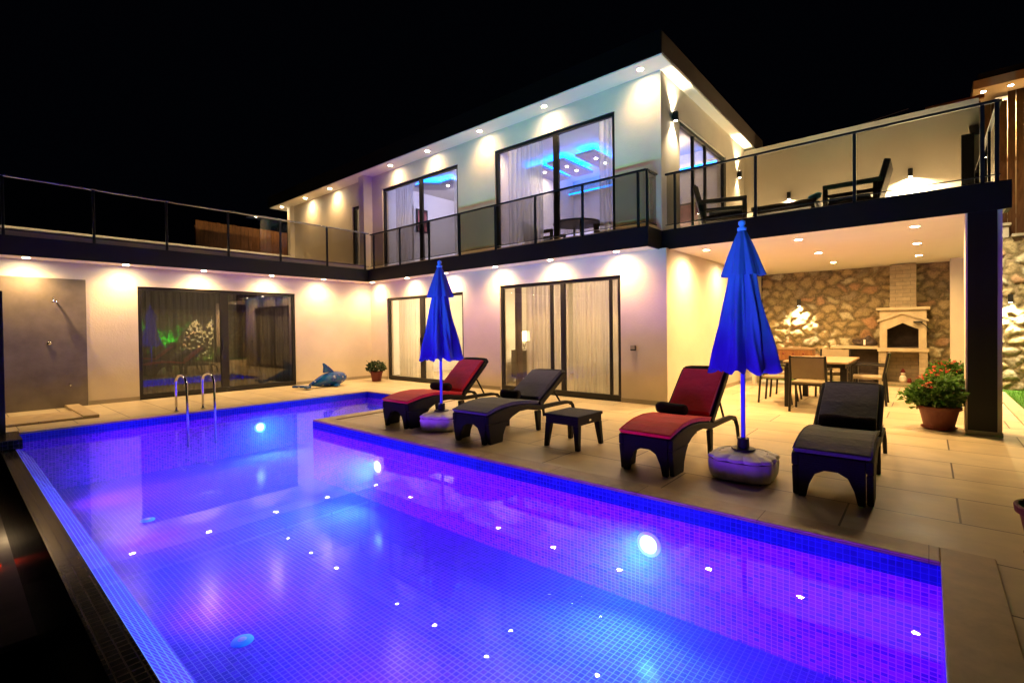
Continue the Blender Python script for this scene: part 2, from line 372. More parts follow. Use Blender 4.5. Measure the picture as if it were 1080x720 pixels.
# black infinity edge wall
b = MB().box(-9.5, .05, .43, .57, -1.0, ZW + .006)
b.box(-9.76, -8.95, .43, .635, ZW + .008, .004)
b.box(-9.76, -9.5, .43, .57, -1.0, ZW + .006)
w = b.build('infinity_edge_wall', 'blackmosaic', bevel=.004); tag(w, 'black mosaic overflow wall along the near long side of the pool', 'pool wall')
b = MB().box(-14, 4, .25, .42, -1.9, -1.86); struct(b.build('overflow_channel', 'blackmosaic'))
b = MB().box(-14, -6.45, .22, 1.1, -1.56, -1.5).box(-14, -6.45, 1.1, 1.2, -1.5, -1.0)
struct(b.build('lower_terrace', 'creamfloor'))
o = MB().box(-8.2, -7.9, .18, .26, -1.5, -.2).box(-8.24, -7.86, .16, .28, -1.5, -1.44).build('support_post', 'black', bevel=.005)
tag(o, 'black post standing on the lower terrace beside the overflow wall', 'post')
o = empty('step_light', (-9.9, .95, -1.12), 'small warm lamp lighting the lower terrace under the pool edge', 'lamp')
MB().lathe([(.05, 0), (.055, .02), (.045, .06), (.0, .065)], n=16).build('housing', 'blackp', o)
lamp('POINT', 'bulb_light', (.1, -.2, -.05), 4, (1, .78, .5), o, size=.04)
o = empty('marker_light', (-8.6, .36, -1.45), 'tiny red marker light at the foot of the lower post', 'lamp')
MB().ball((0, 0, 0), .04, .04, .04).build('bulb', emit_mat('red_bulb', (1, .05, .02), .35), o)
# lawn
b = MB().box(.955, 9, -3, 14.3, -.2, -.03).box(-3.4, .955, 13.36, 14.3, -.2, -.03); struct(b.build('lawn', 'lawn'))
b = MB()
for i in range(15000):
    if i % 4: x, y = random.uniform(.98, 5), random.uniform(4, 14.2)
    else: x, y = random.uniform(-3.3, .98), random.uniform(13.4, 14.2)
    a = random.uniform(0, 6.28); h = random.uniform(.03, .065); wd = .006
    dx, dy = math.cos(a) * wd, math.sin(a) * wd; lx, ly = random.uniform(-.02, .02), random.uniform(-.02, .02)
    b.add([(x - dx, y - dy, -.03), (x + dx, y + dy, -.03), (x + lx, y + ly, -.03 + h)], [(0, 1, 2)])
tag(b.build('grass', 'grass'), 'short green grass beside and behind the covered terrace', 'grass', kind='stuff')
b = MB().box(.955, 1.12, 2, 13.35, -.03, .02); struct(b.build('lawn_kerb', 'coping', bevel=.005))
b = MB().box(-3.4, .955, 13.36, 13.42, -.1, .012); struct(b.build('terrace_kerb', 'coping', bevel=.004))

# ------------------------------------------------------------------ villa
villa = empty('villa', (0, 0, 0), 'two storey white villa with black balcony edges around the pool terrace', 'house')
def wall_holes(b, axis, c0, c1, a0, a1, z0, z1, holes):
    """wall slab; axis 'y': slab spans y c0..c1 and x a0..a1; holes (a,b,z0,z1)"""
    hs = sorted(holes); cur = a0
    def bx(a, bb, za, zb):
        if bb - a < 1e-4 or zb - za < 1e-4: return
        if axis == 'y': b.box(a, bb, c0, c1, za, zb)
        else: b.box(c0, c1, a, bb, za, zb)
    for h in hs:
        bx(cur, h[0], z0, z1); bx(h[0], h[1], z0, h[2]); bx(h[0], h[1], h[3], z1); cur = h[1]
    bx(cur, a1, z0, z1)
# ground floor
GD = [(-11.42, -8.37, 0.0, 2.25), (-7.2, -4.25, 0.0, 2.31)]
b = MB(); wall_holes(b, 'y', 8.0, 8.2, -12.2, -3.38, 0, 2.7, GD)
wall_holes(b, 'x', -12.4, -12.2, -3, 8.2, 0, 2.7, [(2.56, 5.8, 0.0, 2.315)])
b.box(-3.58, -3.38, 8.2, 14.2, 0, 2.7)
b.build('ground_wall', 'plaster', villa)
for q in ((-12.2, -3.58, 12.3, 12.5, 0, 2.69), (-12.4, -12.2, 8.2, 12.5, 0, 2.69), (-8.25, -8.1, 8.2, 12.3, 0, 2.69), (-17, -16.8, -3, 8.2, 0, 2.69)): MB().box(*q).build('interior_wall', 'inner', villa)
MB().box(-12.2, -3.58, 8.2, 12.3, 0, .015).box(-16.8, -12.4, -3, 8.2, 0, .015).build('interior_floor', 'travs', villa)
MB().box(-12.2, -3.58, 8.2, 12.3, 2.64, 2.695).box(-16.8, -12.4, -3, 8.2, 2.6, 2.695).build('interior_ceiling', 'inner', villa)
for q in [(x0, x1, 7.985, 7.998, 0, .08) for x0, x1 in ((-12.185, -11.42), (-8.37, -7.2), (-4.25, -3.38))] + [(-3.378, -3.365, 7.985, 14.2, 0, .08), (-12.198, -12.185, 1.77, 2.56, 0, .08), (-12.198, -12.185, 5.8, 7.985, 0, .08)]:
    MB().box(*q).build('skirting', 'skirt', villa)
# slabs with white soffit and black fascia
XL = -11.62; YM = 7.55; ZB = 2.7; ZT = 3.02
b = MB(); b.box(-17, XL - .03, -3, 8.0, ZB, ZT - .002); b.box(XL - .03, -3.53, YM + .03, 8.0, ZB, ZT - .002)
b.box(-17, -3.53, 8.0, 12.5, ZB + .001, ZT - .002); b.box(-3.53, .70, 8.13, 14.2, ZB, ZT - .002)
b.build('floor_slab', 'soffit', villa)
b = MB(); b.box(XL - .03, XL, -3, YM + .03, ZB - .01, ZT); b.box(XL, -3.53, YM, YM + .03, ZB - .01, ZT)
b.box(-3.53, -3.50, YM, 8.10, ZB - .01, ZT); b.box(-3.50, .74, 8.10, 8.13, ZB - .01, ZT); b.box(.70, .74, 8.13, 8.5, ZB, ZT)
b.build('fascia', 'black', villa)
MB().box(.362, .62, 8.10, 8.128, .055, ZB - .012).build('column_cladding', 'black', villa)
MB().box(.345, .665, 8.13, 8.46, .0, ZB - .001).build('column', 'plaster', villa)
MB().box(.345, .70, 13.6, 13.95, 0, ZB - .001).build('column', 'plaster', villa)
MB().box(.34, .67, 8.085, 8.099, 0, .055).build('column_plinth', 'skirt', villa)
# upper floor
UD = [(-11.7, -8.6, ZT, 5.34), (-7.39, -4.39, ZT, 5.35)]
ZR = 5.78
b = MB(); wall_holes(b, 'y', 8.1, 8.3, -12.2, -3.5, ZT, ZR, UD)
wall_holes(b, 'x', -3.7, -3.5, 8.3, 13.3, ZT, ZR, [(8.93, 11.65, ZT, 5.2)])
wall_holes(b, 'y', 8.1, 8.3, -17.2, -12.45, ZT, ZR, [(-13.25, -12.5, ZT, 5.1)])
b.box(-12.45, -12.2, 7.82, 8.3, ZT, ZR)   # fin
b.box(-17.2, -17.0, 7.95, 8.1, ZT, ZR)
b.box(-17.2, -17.0, 8.3, 13.3, ZT, ZR)
b.build('upper_wall', 'plaster', villa)
for q in ((-17.0, -3.7, 12.2, 12.4, ZT, ZR - .01), (-8.15, -8.0, 8.3, 12.2, ZT, ZR - .01), (-12.3, -12.15, 8.3, 12.2, ZT, ZR - .01)): MB().box(*q).build('interior_wall', 'inner', villa)
MB().box(-17, -3.7, 8.3, 12.2, ZR - .1, ZR - .012).build('interior_ceiling', 'inner', villa)
MB().box(-17, -3.7, 8.3, 12.2, ZT, ZT + .015).build('interior_floor', 'travs', villa)
MB().box(-17.9, -3.29, 7.65, 13.9, ZR, ZR + .02).build('roof_soffit', 'soffit', villa)
rf = MB().box(-17.92, -3.27, 7.63, 13.92, ZR + .022, ZR + .38).build('roof', 'roof', villa, bevel=.004)
MB().box(-17.95, -3.275, 7.60, 7.628, ZR + .005, ZR + .385).build('roof_front_edge', 'roofdark', villa)
b = MB().box(-3.5, .75, 13.1, 13.3, ZT, 5.72)
b.build('terrace_back_wall', 'plaster', villa)
b = MB().prism([(12.0, ZT), (13.1, ZT), (13.1, 5.2), (12.5, 4.85), (12.0, 4.7)], 'x', .60, .74)
b.build('terrace_side_wall', 'plaster', villa)
MB().box(.45, .62, 11.9, 11.96, 3.3, 4.72).build('side_gate_panel', 'frame', villa, bevel=.005)
b = MB().box(-11.86, -11.76, -3, 7.6, ZT, ZT + .14); b.box(-11.76, -3.6, 7.72, 7.8, ZT, ZT + .06); b.box(-3.45, .6, 8.3, 8.4, ZT, ZT + .05)
b.build('balcony_kerb', 'plaster', villa)

def sliding_door(axis, c, a0, a1, z0, z1, splits, glass, depth=.07, t=.07, bot=.1):
    """frame in plane axis=c (outer face). splits: list of (a_left, width) mullions"""
    b = MB()
    def bx(a, bb, za, zb, d0=0, d1=depth):
        if axis == 'y': b.box(a, bb, c + d0, c + d1, za, zb)
        elif axis == 'x+': b.box(c - d1, c - d0, a, bb, za, zb)
    bx(a0, a1, z1 - t, z1); bx(a0, a1, z0, z0 + bot); bx(a0, a0 + t, z0 + bot, z1 - t); bx(a1 - t, a1, z0 + bot, z1 - t)
    fr = b.build('sliding_door', 'frame', villa, bevel=.006)
    for (m, wd) in splits:
        b = MB(); bx(m - wd / 2, m + wd / 2, z0 + bot, z1 - t, .006, depth - .006); b.build('mullion', 'frame', fr, bevel=.005)
    edges = [a0 + t] + sum([[m - wd / 2, m + wd / 2] for m, wd in splits], []) + [a1 - t]
    for i in range(0, len(edges), 2):
        b = MB(); bx(edges[i], edges[i + 1], z0 + bot, z1 - t, .03, .038); b.build('pane', glass, fr)
    b = MB(); hx = splits[0][0] - splits[0][1] / 2 + .03
    bx(hx, hx + .02, z0 + .95, z0 + 1.15, -.03, .006); b.build('handle', 'blackp', fr, bevel=.004)
    return fr
sliding_door('y', 8.03, -11.42, -8.37, 0.01, 2.25, [(-9.95, .17)], 'pane')
sliding_door('y', 8.03, -7.2, -4.25, .01, 2.31, [(-5.83, .06), (-5.55, .1), (-4.48, .05)], 'pane')
sliding_door('x+', -12.23, 2.56, 5.8, .01, 2.315, [(4.17, .17)], 'panedark')
sliding_door('y', 8.13, -11.7, -8.6, ZT, 5.34, [(-10.05, .13)], 'pane')
sliding_door('y', 8.13, -7.39, -4.39, ZT, 5.35, [(-5.75, .13)], 'pane')
sliding_door('x+', -3.53, 8.93, 11.65, ZT, 5.2, [(9.75, .06), (10.45, .06)], 'pane')
sliding_door('y', 8.13, -13.25, -12.5, ZT, 5.1, [(-12.9, .03)], 'pane', t=.09)

# ------------------------------------------------------------------ railings
def railing(pts, posts, label, z0=ZT, zt=4.0, steel=False, gap=.10):
    root = empty('glass_railing', (0, 0, 0), label, 'railing')
    hm = 'railsteel' if steel else 'rail'
    P = [Vector((p[0], p[1], 0)) for p in pts]
    for i in range(len(P) - 1):
        a, c = P[i], P[i + 1]; d = (c - a); L = d.length; d.normalize(); n = Vector((-d.y, d.x, 0))
        def bar(s0, s1, zz0, zz1, hw, name, mm, bev=.004):
            vs = []
            for z in (zz0, zz1):
                for s_, w_ in ((s0, -hw), (s0, hw), (s1, hw), (s1, -hw)):
                    q = a + d * s_ + n * w_; vs.append((q.x, q.y, z))
            bb = MB().add(vs, [(0, 1, 2, 3), (7, 6, 5, 4), (0, 4, 5, 1), (1, 5, 6, 2), (2, 6, 7, 3), (3, 7, 4, 0)])
            return bb.build(name, mm, root, bevel=bev)
        bar(0, L, zt - .03, zt, .025, 'handrail', hm)
        bar(0, L, z0 + gap - .012, z0 + gap, .012, 'bottom_rail', 'rail', 0)
        ps = sorted(posts[i])
        for s_ in ps: bar(s_ - .02, s_ + .02, z0, zt - .032, .02, 'post', 'rail')
        ed = [0] + ps + [L]
        for k in range(len(ed) - 1):
            if ed[k + 1] - ed[k] > .15: bar(ed[k] + .025, ed[k + 1] - .025, z0 + gap + .003, zt - .033, .004, 'glass_panel', 'smoked', 0)
    return root
railing([(-11.68, -3), (-11.68, 7.62)], [[y + 3 for y in (-1.7, -.5, .66, 1.82, 2.95, 4.09, 5.22, 6.40, 7.5)]], 'long glass railing along the left wing terrace with a bright steel handrail', steel=True, zt=4.03)
railing([(-11.66, 7.66), (-3.57, 7.66), (-3.57, 8.05)], [[x + 11.66 for x in (-11.5, -10.33, -9.17, -8.1, -6.99, -5.92, -4.82, -3.72)], [.02]], 'black glass railing of the narrow balcony before the upper bedroom doors')
railing([(-3.46, 8.17), (.64, 8.17), (.64, 11.9)], [[x + 3.46 for x in (-3.29, -2.02, -.77, .495, .62)], [1.2, 2.4, 3.6]], 'black glass railing around the roof terrace above the covered dining area')

# ------------------------------------------------------------------ lights
def downlight(loc, label, group, energy=78, cone=150, name='ceiling_light', rad=.05):
    o = empty(name, loc, label, 'ceiling light', group)
    MB().lathe([(rad + .016, 0), (rad + .014, -.006), (rad, -.008), (rad, -.001)], n=20, cap=False).build('trim', 'whitep', o)
    MB().lathe([(rad, -.004), (rad * .5, -.006), (.001, -.007)], n=20, cap=False).build('lens', 'lens', o)
    lamp('SPOT', 'downlight_beam', (0, 0, -.02), energy * (.82 + .36 * random.Random(label).random()), WARM, o, size=.03, spot=cone, blend=.9, direction=(0, 0, -1))
    return o
for i, y in enumerate((7.0, 6.40, 5.09, 3.66, 2.32, .94)):
    if i == 0: continue
    downlight((-11.88, y, ZB), f'{ORD[i-1]} recessed downlight from the inner corner under the left wing eave', 'downlights under the left wing eave')
for i, x in enumerate((-11.72, -10.17, -8.7, -7.1, -5.63, -4.19)):
    downlight((x, 7.75, ZB), f'{ORD[i]} recessed downlight from the inner corner under the main balcony', 'downlights under the main balcony')
for i, x in enumerate((-2.97, -1.55, -.14)):
    for j, y in enumerate((8.75, 10.6, 12.45)):
        downlight((x, y, ZB), f"recessed ceiling light over the dining terrace, {['left','middle','right'][i]} column and {['front','middle','back'][j]} row", 'ceiling lights of the covered terrace', energy=(155, 105, 100)[j], cone=165)
for i, x in enumerate((-3.75, -5.81, -7.61, -9.41, -10.95, -14.1, -15.7, -17.4)):
    downlight((x, 7.85, ZR), f'{ORD[i]} recessed downlight from the right corner under the main roof edge', 'downlights under the roof edge', energy=42, cone=135)

def wall_lamp(loc, face, label, up=30, down=30, cat='wall lamp', group=None, cone=80, tilt=.0):
    o = empty('wall_lamp', loc, label, cat, group)
    fx, fy = face
    MB().box(-.04, .04, -.04, .04, -.08, .08).build('body', 'frame', o, loc=(fx * .06, fy * .06, 0), bevel=.006)
    MB().box(-.03, .03, -.03, .03, -.03, .03).build('bracket', 'frame', o, loc=(fx * .015, fy * .015, 0))
    for s, e in ((1, up), (-1, down)):
        if e:
            MB().lathe([(.028, 0), (.001, .001)], n=12, cap=False).build('lens', 'lensw', o, loc=(fx * .06, fy * .06, s * .083))
            lamp('SPOT', 'lamp_beam', (fx * .062, fy * .062, s * .09), e, WARMW, o, size=.02, spot=cone, blend=.8, direction=(-fx * tilt, -fy * tilt, s))
    return o
wall_lamp((-3.5, 8.6, 5.13), (1, 0), 'dark up and down wall lamp beside the near end of the upper glass door', 130, 110, cone=95, group='wall lamps of the upper side wall')
wall_lamp((-3.5, 12.5, 5.0), (1, 0), 'dark up and down wall lamp at the far end of the upper side wall', 130, 110, cone=95, group='wall lamps of the upper side wall')
wall_lamp((-2.5, 13.1, 4.42), (0, -1), 'small dark wall lamp on the terrace back wall, nearer the villa', 0, 1200, cone=160, group='lamps on the terrace back wall')
wall_lamp((-.28, 13.1, 4.48), (0, -1), 'small dark wall lamp on the terrace back wall, nearer the wooden fence', 0, 1200, cone=160, group='lamps on the terrace back wall')

# ------------------------------------------------------------------ stone walls
def stone_wall(name, axis, c, a0, a1, z0, z1, facing, label, step=.026, top=None, parent=None):
    rng = np.random.default_rng(5)
    sx, sz = .30, .21
    nx, nz = int((a1 - a0) / sx) + 3, int((z1 - z0) / sz) + 3
    S = []
    for i in range(nx):
        for j in range(nz):
            S.append((a0 - sx + i * sx + (j % 2) * sx * .5 + rng.uniform(-.42, .42) * sx, z0 - sz + j * sz + rng.uniform(-.38, .38) * sz))
    S = np.array(S); pal = np.array([1.38, 1.52, 1.6]) * np.array([(.24, .165, .075), (.28, .20, .095), (.31, .235, .125), (.22, .16, .075), (.28, .155, .078), (.33, .27, .16), (.20, .15, .085), (.26, .18, .085)])
    pc = pal[rng.integers(0, len(pal), len(S))] * rng.uniform(.8, 1.1, (len(S), 1))
    ph = rng.uniform(.5, 1.2, len(S)); tx = rng.uniform(-.25, .25, len(S)); tz = rng.uniform(-.25, .25, len(S))
    A = np.arange(a0, a1 + step, step); Z = np.arange(z0, z1 + step, step); A[-1] = a1; Z[-1] = z1
    AA, ZZ = np.meshgrid(A, Z)
    wa = AA + .025 * np.sin(ZZ * 19 + AA * 7) + .012 * np.sin(AA * 53 + ZZ * 31); wz = ZZ + .022 * np.sin(AA * 23 + ZZ * 5) + .01 * np.sin(ZZ * 61)
    f = wa.ravel(); g = wz.ravel()
    h = np.zeros(len(f)); colr = np.zeros((len(f), 4)); colr[:, 3] = 1
    mort = np.array((.15, .115, .055))
    for k0 in range(0, len(f), 8000):
        ff, gg = f[k0:k0 + 8000, None], g[k0:k0 + 8000, None]
        d = np.sqrt(((ff - S[None, :, 0]) / 1.15) ** 2 + ((gg - S[None, :, 1]) * 1.12) ** 2)
        idx = np.argsort(d, axis=1)[:, :2]; r_ = np.arange(len(ff))
        d1, d2 = d[r_, idx[:, 0]], d[r_, idx[:, 1]]; e = (d2 - d1); i1 = idx[:, 0]
        t = np.clip((e - .03) / .08, 0, 1); t = t * t * (3 - 2 * t)
        hh = t * (.045 * ph[i1] + tx[i1] * (ff[:, 0] - S[i1, 0]) * .5 + tz[i1] * (gg[:, 0] - S[i1, 1]) * .5)
        h[k0:k0 + 8000] = hh
        tt = np.clip((e - .035) / .06, 0, 1)[:, None]
        colr[k0:k0 + 8000, :3] = pc[i1] * tt + mort * (1 - tt)
    h += rng.normal(0, .0035, len(h)) + .010 * np.sin(f * 41 + g * 13) * np.sin(g * 47 + f * 9) + .007 * np.sin(f * 83 - g * 37) * np.sin(g * 91)
    aa, zz = AA.ravel(), ZZ.ravel(); W, Hn = len(A), len(Z)
    if axis == 'y': vs = np.stack([aa, c + facing * h, zz], 1)
    else: vs = np.stack([c + facing * h, aa, zz], 1)
    n0 = len(vs)
    fs = [(j * W + i, j * W + i + 1, (j + 1) * W + i + 1, (j + 1) * W + i) for j in range(Hn - 1) for i in range(W - 1)]
    vs = [tuple(v) for v in vs]
    # solid backing
    back = c - facing * .3; fr = c - facing * .002
    bb = MB(); lo, hi = min(back, fr), max(back, fr)
    (bb.box(a0, a1, lo, hi, z0, z1) if axis == 'y' else bb.box(lo, hi, a0, a1, z0, z1))
    vs += bb.v; fs += [tuple(n0 + i for i in q) for q in bb.f]
    me = bpy.data.meshes.new(name); me.from_pydata(vs, [], fs); me.update(); me.materials.append(M['stone'])
    ca = me.color_attributes.new('Col', 'FLOAT_COLOR', 'POINT')
    full = np.tile(np.array([.24, .18, .10, 1.]), (len(vs), 1)); full[:n0] = colr
    ca.data.foreach_set('color', full.astype(np.float32).ravel())
    me.polygons.foreach_set('use_smooth', [True] * n0_faces(len(me.polygons), (W - 1) * (Hn - 1)) + [False] * (len(me.polygons) - (W - 1) * (Hn - 1)))
    o = bpy.data.objects.new(name, me); COL.objects.link(o); tag(o, label, 'stone wall')
    return o
def n0_faces(total, k): return k
stone_wall('stone_wall', 'y', 14.25, -3.37, 5.3, -.1, 3.1, -1, 'tall rubble stone wall closing the garden behind the dining terrace')
stone_wall('stone_wall', 'x', 5.3, 3.5, 13.9, -.1, 2.6, -1, 'long rubble stone wall along the right side of the lawn', step=.04)
sw = [q for q in bpy.data.objects if q.name == 'stone_wall'][0]
o = MB().box(.75, 1.26, 14.22, 14.6, 3.1, 3.34).box(.73, 1.29, 14.16, 14.62, 3.34, 3.40).box(1.29, 5.4, 14.14, 14.6, 3.102, 3.16).build('coping_stones', 'cap', sw, bevel=.01)
SL = 'lamps on the garden stone walls'
wall_lamp((.74, 12.6, 4.5), (1, 0), 'added lamp on the outer side of the roof terrace end wall, brightening the plank fence', 0, 1300, cone=165, tilt=.9)  # lamp added only to light up the plank fence
wall_lamp((-2.5, 14.2, 1.93), (0, -1), 'garden wall lamp shining down the stones left of the dining table', 0, 190, cone=115, tilt=.1, group=SL)
wall_lamp((1.27, 14.2, 1.85), (0, -1), 'garden wall lamp shining down the stones beside the lawn, right of the black column', 0, 190, cone=115, tilt=.1, group=SL)

# ------------------------------------------------------------------ fireplace
fp = empty('fireplace', (-.43, 14.2, 0), 'pale travertine outdoor fireplace with an arched oven and a tall chimney', 'fireplace')
def fbox(name, m, *bx, bevel=.004):
    b = MB()
    for q in bx: b.box(*q)
    return b.build(name, m, fp, bevel=bevel)
y0, y1 = -.6, .02
fbox('body', 'trav', (-.42, -.28, y0, y1, 0, .75), (.28, .42, y0, y1, 0, .75), (-.28, .28, y1 - .1, y1, 0, .75), (-.28, .28, y0, y1 - .1, 0, .06))
fbox('shelf', 'travs', (-.44, .44, y0 - .03, y1, .752, .83))
b = MB(); b.prism([(-.40, .832), (-.27, .832), (-.27, 1.24), (0, 1.38), (0, 1.66), (-.40, 1.66)], 'y', y0, y0 + .14)
b.prism([(.40, .832), (.27, .832), (.27, 1.24), (0, 1.38), (0, 1.66), (.40, 1.66)], 'y', y0, y0 + .14)
b.box(-.40, -.30, y0 + .14, y1, .832, 1.66); b.box(.30, .40, y0 + .14, y1, .832, 1.66); b.build('oven_front', 'travs', fp)
MB().box(-.30, .30, y1 - .06, y1, .832, 1.66).box(-.30, .30, y0 + .14, y1 - .06, 1.5, 1.55).box(-.27, .27, y0 + .02, y1 - .06, .833, .845).build('oven_chamber', 'soot', fp)
b = MB(); b.prism([(-.44, 1.40), (-.44, 1.45), (0, 1.63), (.44, 1.45), (.44, 1.40), (0, 1.575)], 'y', y0 - .035, y0 - .002); b.build('gable_trim', 'travs', fp, bevel=.004)
fbox('mantel', 'travs', (-.46, .46, y0 - .05, y1, 1.662, 1.72))
fbox('chimney', 'trav', (-.23, .23, -.35, y1, 1.722, 2.68))
fbox('counter', 'travs', (-1.33, -.425, y0 + .02, y1, .80, .86))
fbox('counter_leg', 'trav', (-1.28, -1.12, y0 + .06, y1, 0, .798))
fbox('niche_back', 'soot', (-1.12, -.425, -.08, y1, 0, .798), (-1.12, -.425, y0 + .06, -.08, 0, .04))
def bundle(loc, label, n=16, L=.42, r=.035, nm='firewood_pile', cat='firewood'):
    o = empty(nm, loc, label, cat)
    rr = random.Random(3)
    for i in range(n):
        row = 0 if i < n * .45 else (1 if i < n * .8 else 2)
        k = i - [0, int(n * .45) + 0, int(n * .8)][row]
        b = MB(); y = (k - 3) * r * 1.9 + row * r; z = r + row * r * 1.7
        b.tube([(-L / 2 + rr.uniform(-.02, .02), y, z), (L / 2 + rr.uniform(-.02, .02), y + rr.uniform(-.01, .01), z + rr.uniform(-.005, .01))], r * rr.uniform(.8, 1.05), 7)
        b.build('log', 'soot', o)
    return o
bundle((-1.1, 13.98, 0.04), 'stack of dark firewood in the low niche under the counter', n=11, L=.3)
o = empty('charcoal_bag', (-1.12, 13.9, .861), 'dark crumpled charcoal bag lying on the stone counter beside the oven', 'bag')
b = MB(); b.ball((0, 0, .08), .24, .12, .1, 16)
for i, v in enumerate(b.v): b.v[i] = (v[0] * (1 + .12 * math.sin(i * 2.3)), v[1] * (1 + .15 * math.sin(i * 1.7)), max(0, v[2] * (1.1 + .3 * math.sin(v[0] * 20))))
b.build('sack', mat('charcoal_bag_plastic', (.05, .035, .03), .35, var=.8, vscale=12), o)
MB().box(-.02, .02, -.125, -.115, .02, .15).build('white_stripe', 'whitep', o)
o = empty('garden_figurine', (-.43, 13.8, .062), 'small red and cream figurine standing in the lower fireplace opening', 'figurine')
b = MB().lathe([(.06, 0), (.075, .05), (.06, .12), (.035, .16)], n=14); b.build('body', 'whitepot', o, smooth=True)
MB().ball((0, 0, .20), .045, .045, .05).build('head', 'whitepot', o, smooth=True)
MB().lathe([(.05, .22), (.03, .27), (.004, .32)], n=12).build('hat', 'redpot', o, smooth=True)
MB().lathe([(.04, 0), (.045, .03), (.03, .09), (.005, .1)], c=(.11, 0), n=12).build('barrel', 'redpot', o, smooth=True)
o = empty('hanging_pan', (.13 - .30, 13.56, 1.38), 'small black pan with a long handle hanging on the oven front', 'pan')
MB().lathe([(.075, 0), (.08, .03), (.07, .03), (.065, .005)], n=18).build('bowl', 'blackp', o, smooth=True)
MB().tube([(.05, 0, 0), (.12, 0, -.06), (.18, 0, -.14)], .009, 8).build('handle', 'blackp', o)

# ------------------------------------------------------------------ fences and neighbour
def plank_fence(x0, x1, y, z0, z1, label, axis='x', topf=None):
    root = empty('plank_fence', (0, 0, 0), label, 'fence')
    rr = random.Random(int(x0 * 10)); x = x0; b = MB()
    while x < x1:
        w = .125; zt = (topf(x) if topf else z1) + rr.uniform(-.012, .012); d = rr.uniform(0, .008)
        if axis == 'x': b.box(x, x + w - .006, y + d, y + .025 + d, z0, zt)
        else: b.box(y - .025 - d, y - d, x, x + w - .006, z0, zt)
        x += w
    b.build('planks', 'wood', root, bevel=.003)
    b = MB()
    for z in (z0 + .4, z0 + 1.6):
        if axis == 'x': b.box(x0, x1, y + .04, y + .08, z, z + .08)
        else: b.box(y - .09, y - .045, x0, x1, z, z + .08)
    b.build('cross_rail', 'wood', root)
    for k in range(3):
        b = MB(); xx = x0 + (x1 - x0) * k / 2 * .98
        if axis == 'x': b.box(xx, xx + .09, y + .082, y + .17, z0, z1 - .1)
        else: b.box(y - .19, y - .1, xx, xx + .09, z0, z1 - .1)
        b.build('post', 'wood', root)
    return root
plank_fence(.78, 4.6, 14.7, 3.17, 6.3, 'tall vertical plank fence above the stone wall at the right', topf=lambda x: 6.25 if x > 1.2 else 6.08)
plank_fence(5.4, 8.3, -18.2, 2.9, 5.0, 'vertical plank fence glowing orange behind the left wing terrace', axis='y', topf=lambda y: 5.05)
MB().box(-17.2, -17.05, -3, 8.05, ZT, 4.03).build('terrace_parapet', 'plaster', villa)
for i, y in enumerate((-1.0, 1.0, 3.0, 5.0, 6.9)):  # unseen lights added to brighten the far parapet
    o = empty('added_wash_light', (-15.6, y, ZT + .05), f'{ORD[i]} added unseen light from the left end, washing the far parapet of the left terrace', 'floor light', 'added lights of the left terrace')
    MB().lathe([(.04, -.05), (.045, 0), (.03, .03), (.001, .035)], n=14).build('housing', 'blackp', o)
    lamp('SPOT', 'wash_beam', (-.03, 0, .05), 90, WARMW, o, size=.04, spot=120, direction=(-1, 0, .3))
MB().box(-19.5, -17.21, -3, 9, 2.6, 2.9).build('upper_ground', 'ground')['kind'] = 'structure'
nb = empty('neighbour_house', (0, 0, 0), 'neighbouring white house whose lit eave shows above the plank fence', 'house')
MB().box(1.3, 9, 17.6, 22, -1, 7.1).build('wall', 'plaster', nb)
MB().box(.86, 9.3, 16.9, 22.3, 7.2, 7.42).build('roof_edge', 'soffit', nb, bevel=.01)
MB().box(.95, 9.2, 17.0, 22.2, 7.43, 7.6).build('roof', 'roof', nb)
for i, x in enumerate((1.06, 1.55)):
    downlight((x, 17.2, 7.2), f"{['left','right'][i]} downlight under the neighbouring eave above the plank fence", 'downlights of the neighbouring house', 700)
o = empty('timber_balustrade', (0, 0, 0), 'low reddish timber balustrade beyond the terrace back wall', 'balustrade')
for x in (.0, .28, .56, .84): MB().box(x, x + .06, 15.9, 15.96, 5.6, 6.62).build('post', 'wood', o)
MB().box(-.05, 1.0, 15.88, 15.98, 6.62, 6.70).build('handrail', 'wood', o); MB().box(-.05, 1.0, 15.91, 15.95, 6.3, 6.36).build('cross_rail', 'wood', o)
for k in range(3):
    b = MB(); z = 7.15 - k * .42
    b.tube([(-3.6 + t * 3.2, 17 , z - .35 * (1 - t) * 1.0 + .06 * (t * t - t)) for t in [i / 10 for i in range(11)]], .008, 5)
    tag(b.build('overhead_cable', mat('cable_%d' % k, (.2, .2, .2), .6)), f"{['highest','middle','lowest'][k]} of three thin cables against the night sky beyond the terrace", 'cable', 'overhead cables')

# ------------------------------------------------------------------ pool fittings
def pool_lamp(loc, d, label, energy, col, lens=True, cone=150, rad=.07):
    o = empty('pool_light', loc, label, 'pool light', 'underwater pool lights')
    dx, dy = d; q = Vector((dx, dy, 0)).to_track_quat('Z', 'Y')
    def tf(prof):
        b = MB().lathe(prof, n=24, cap=False); b.v = [tuple(q @ Vector(v)) for v in b.v]; return b
    tf([(rad + .03, 0), (rad + .03, .012), (rad, .018), (rad, .003)]).build('rim', 'whitep', o)
    tf([(rad, .012), (rad * .6, .02), (.001, .024)]).build('lens', 'poollens', o)
    lamp('SPOT', 'pool_beam', (dx * .05, dy * .05, 0), energy, col, o, size=.08 if rad > .06 else .35, spot=cone, blend=.8, direction=(dx, dy, -.1 if rad > .06 else .12))
    if rad < .06: lamp('SPOT', 'added_facade_beam', (0, -.06, .405), 560, (.07, .60, .42), o, size=.05, spot=40, blend=.75, direction=(dx, dy, .68))  # teal beam added just above the water to tint the upper facade
    return o
CY = (.02, .30, 1); PU = (.22, .03, 1)
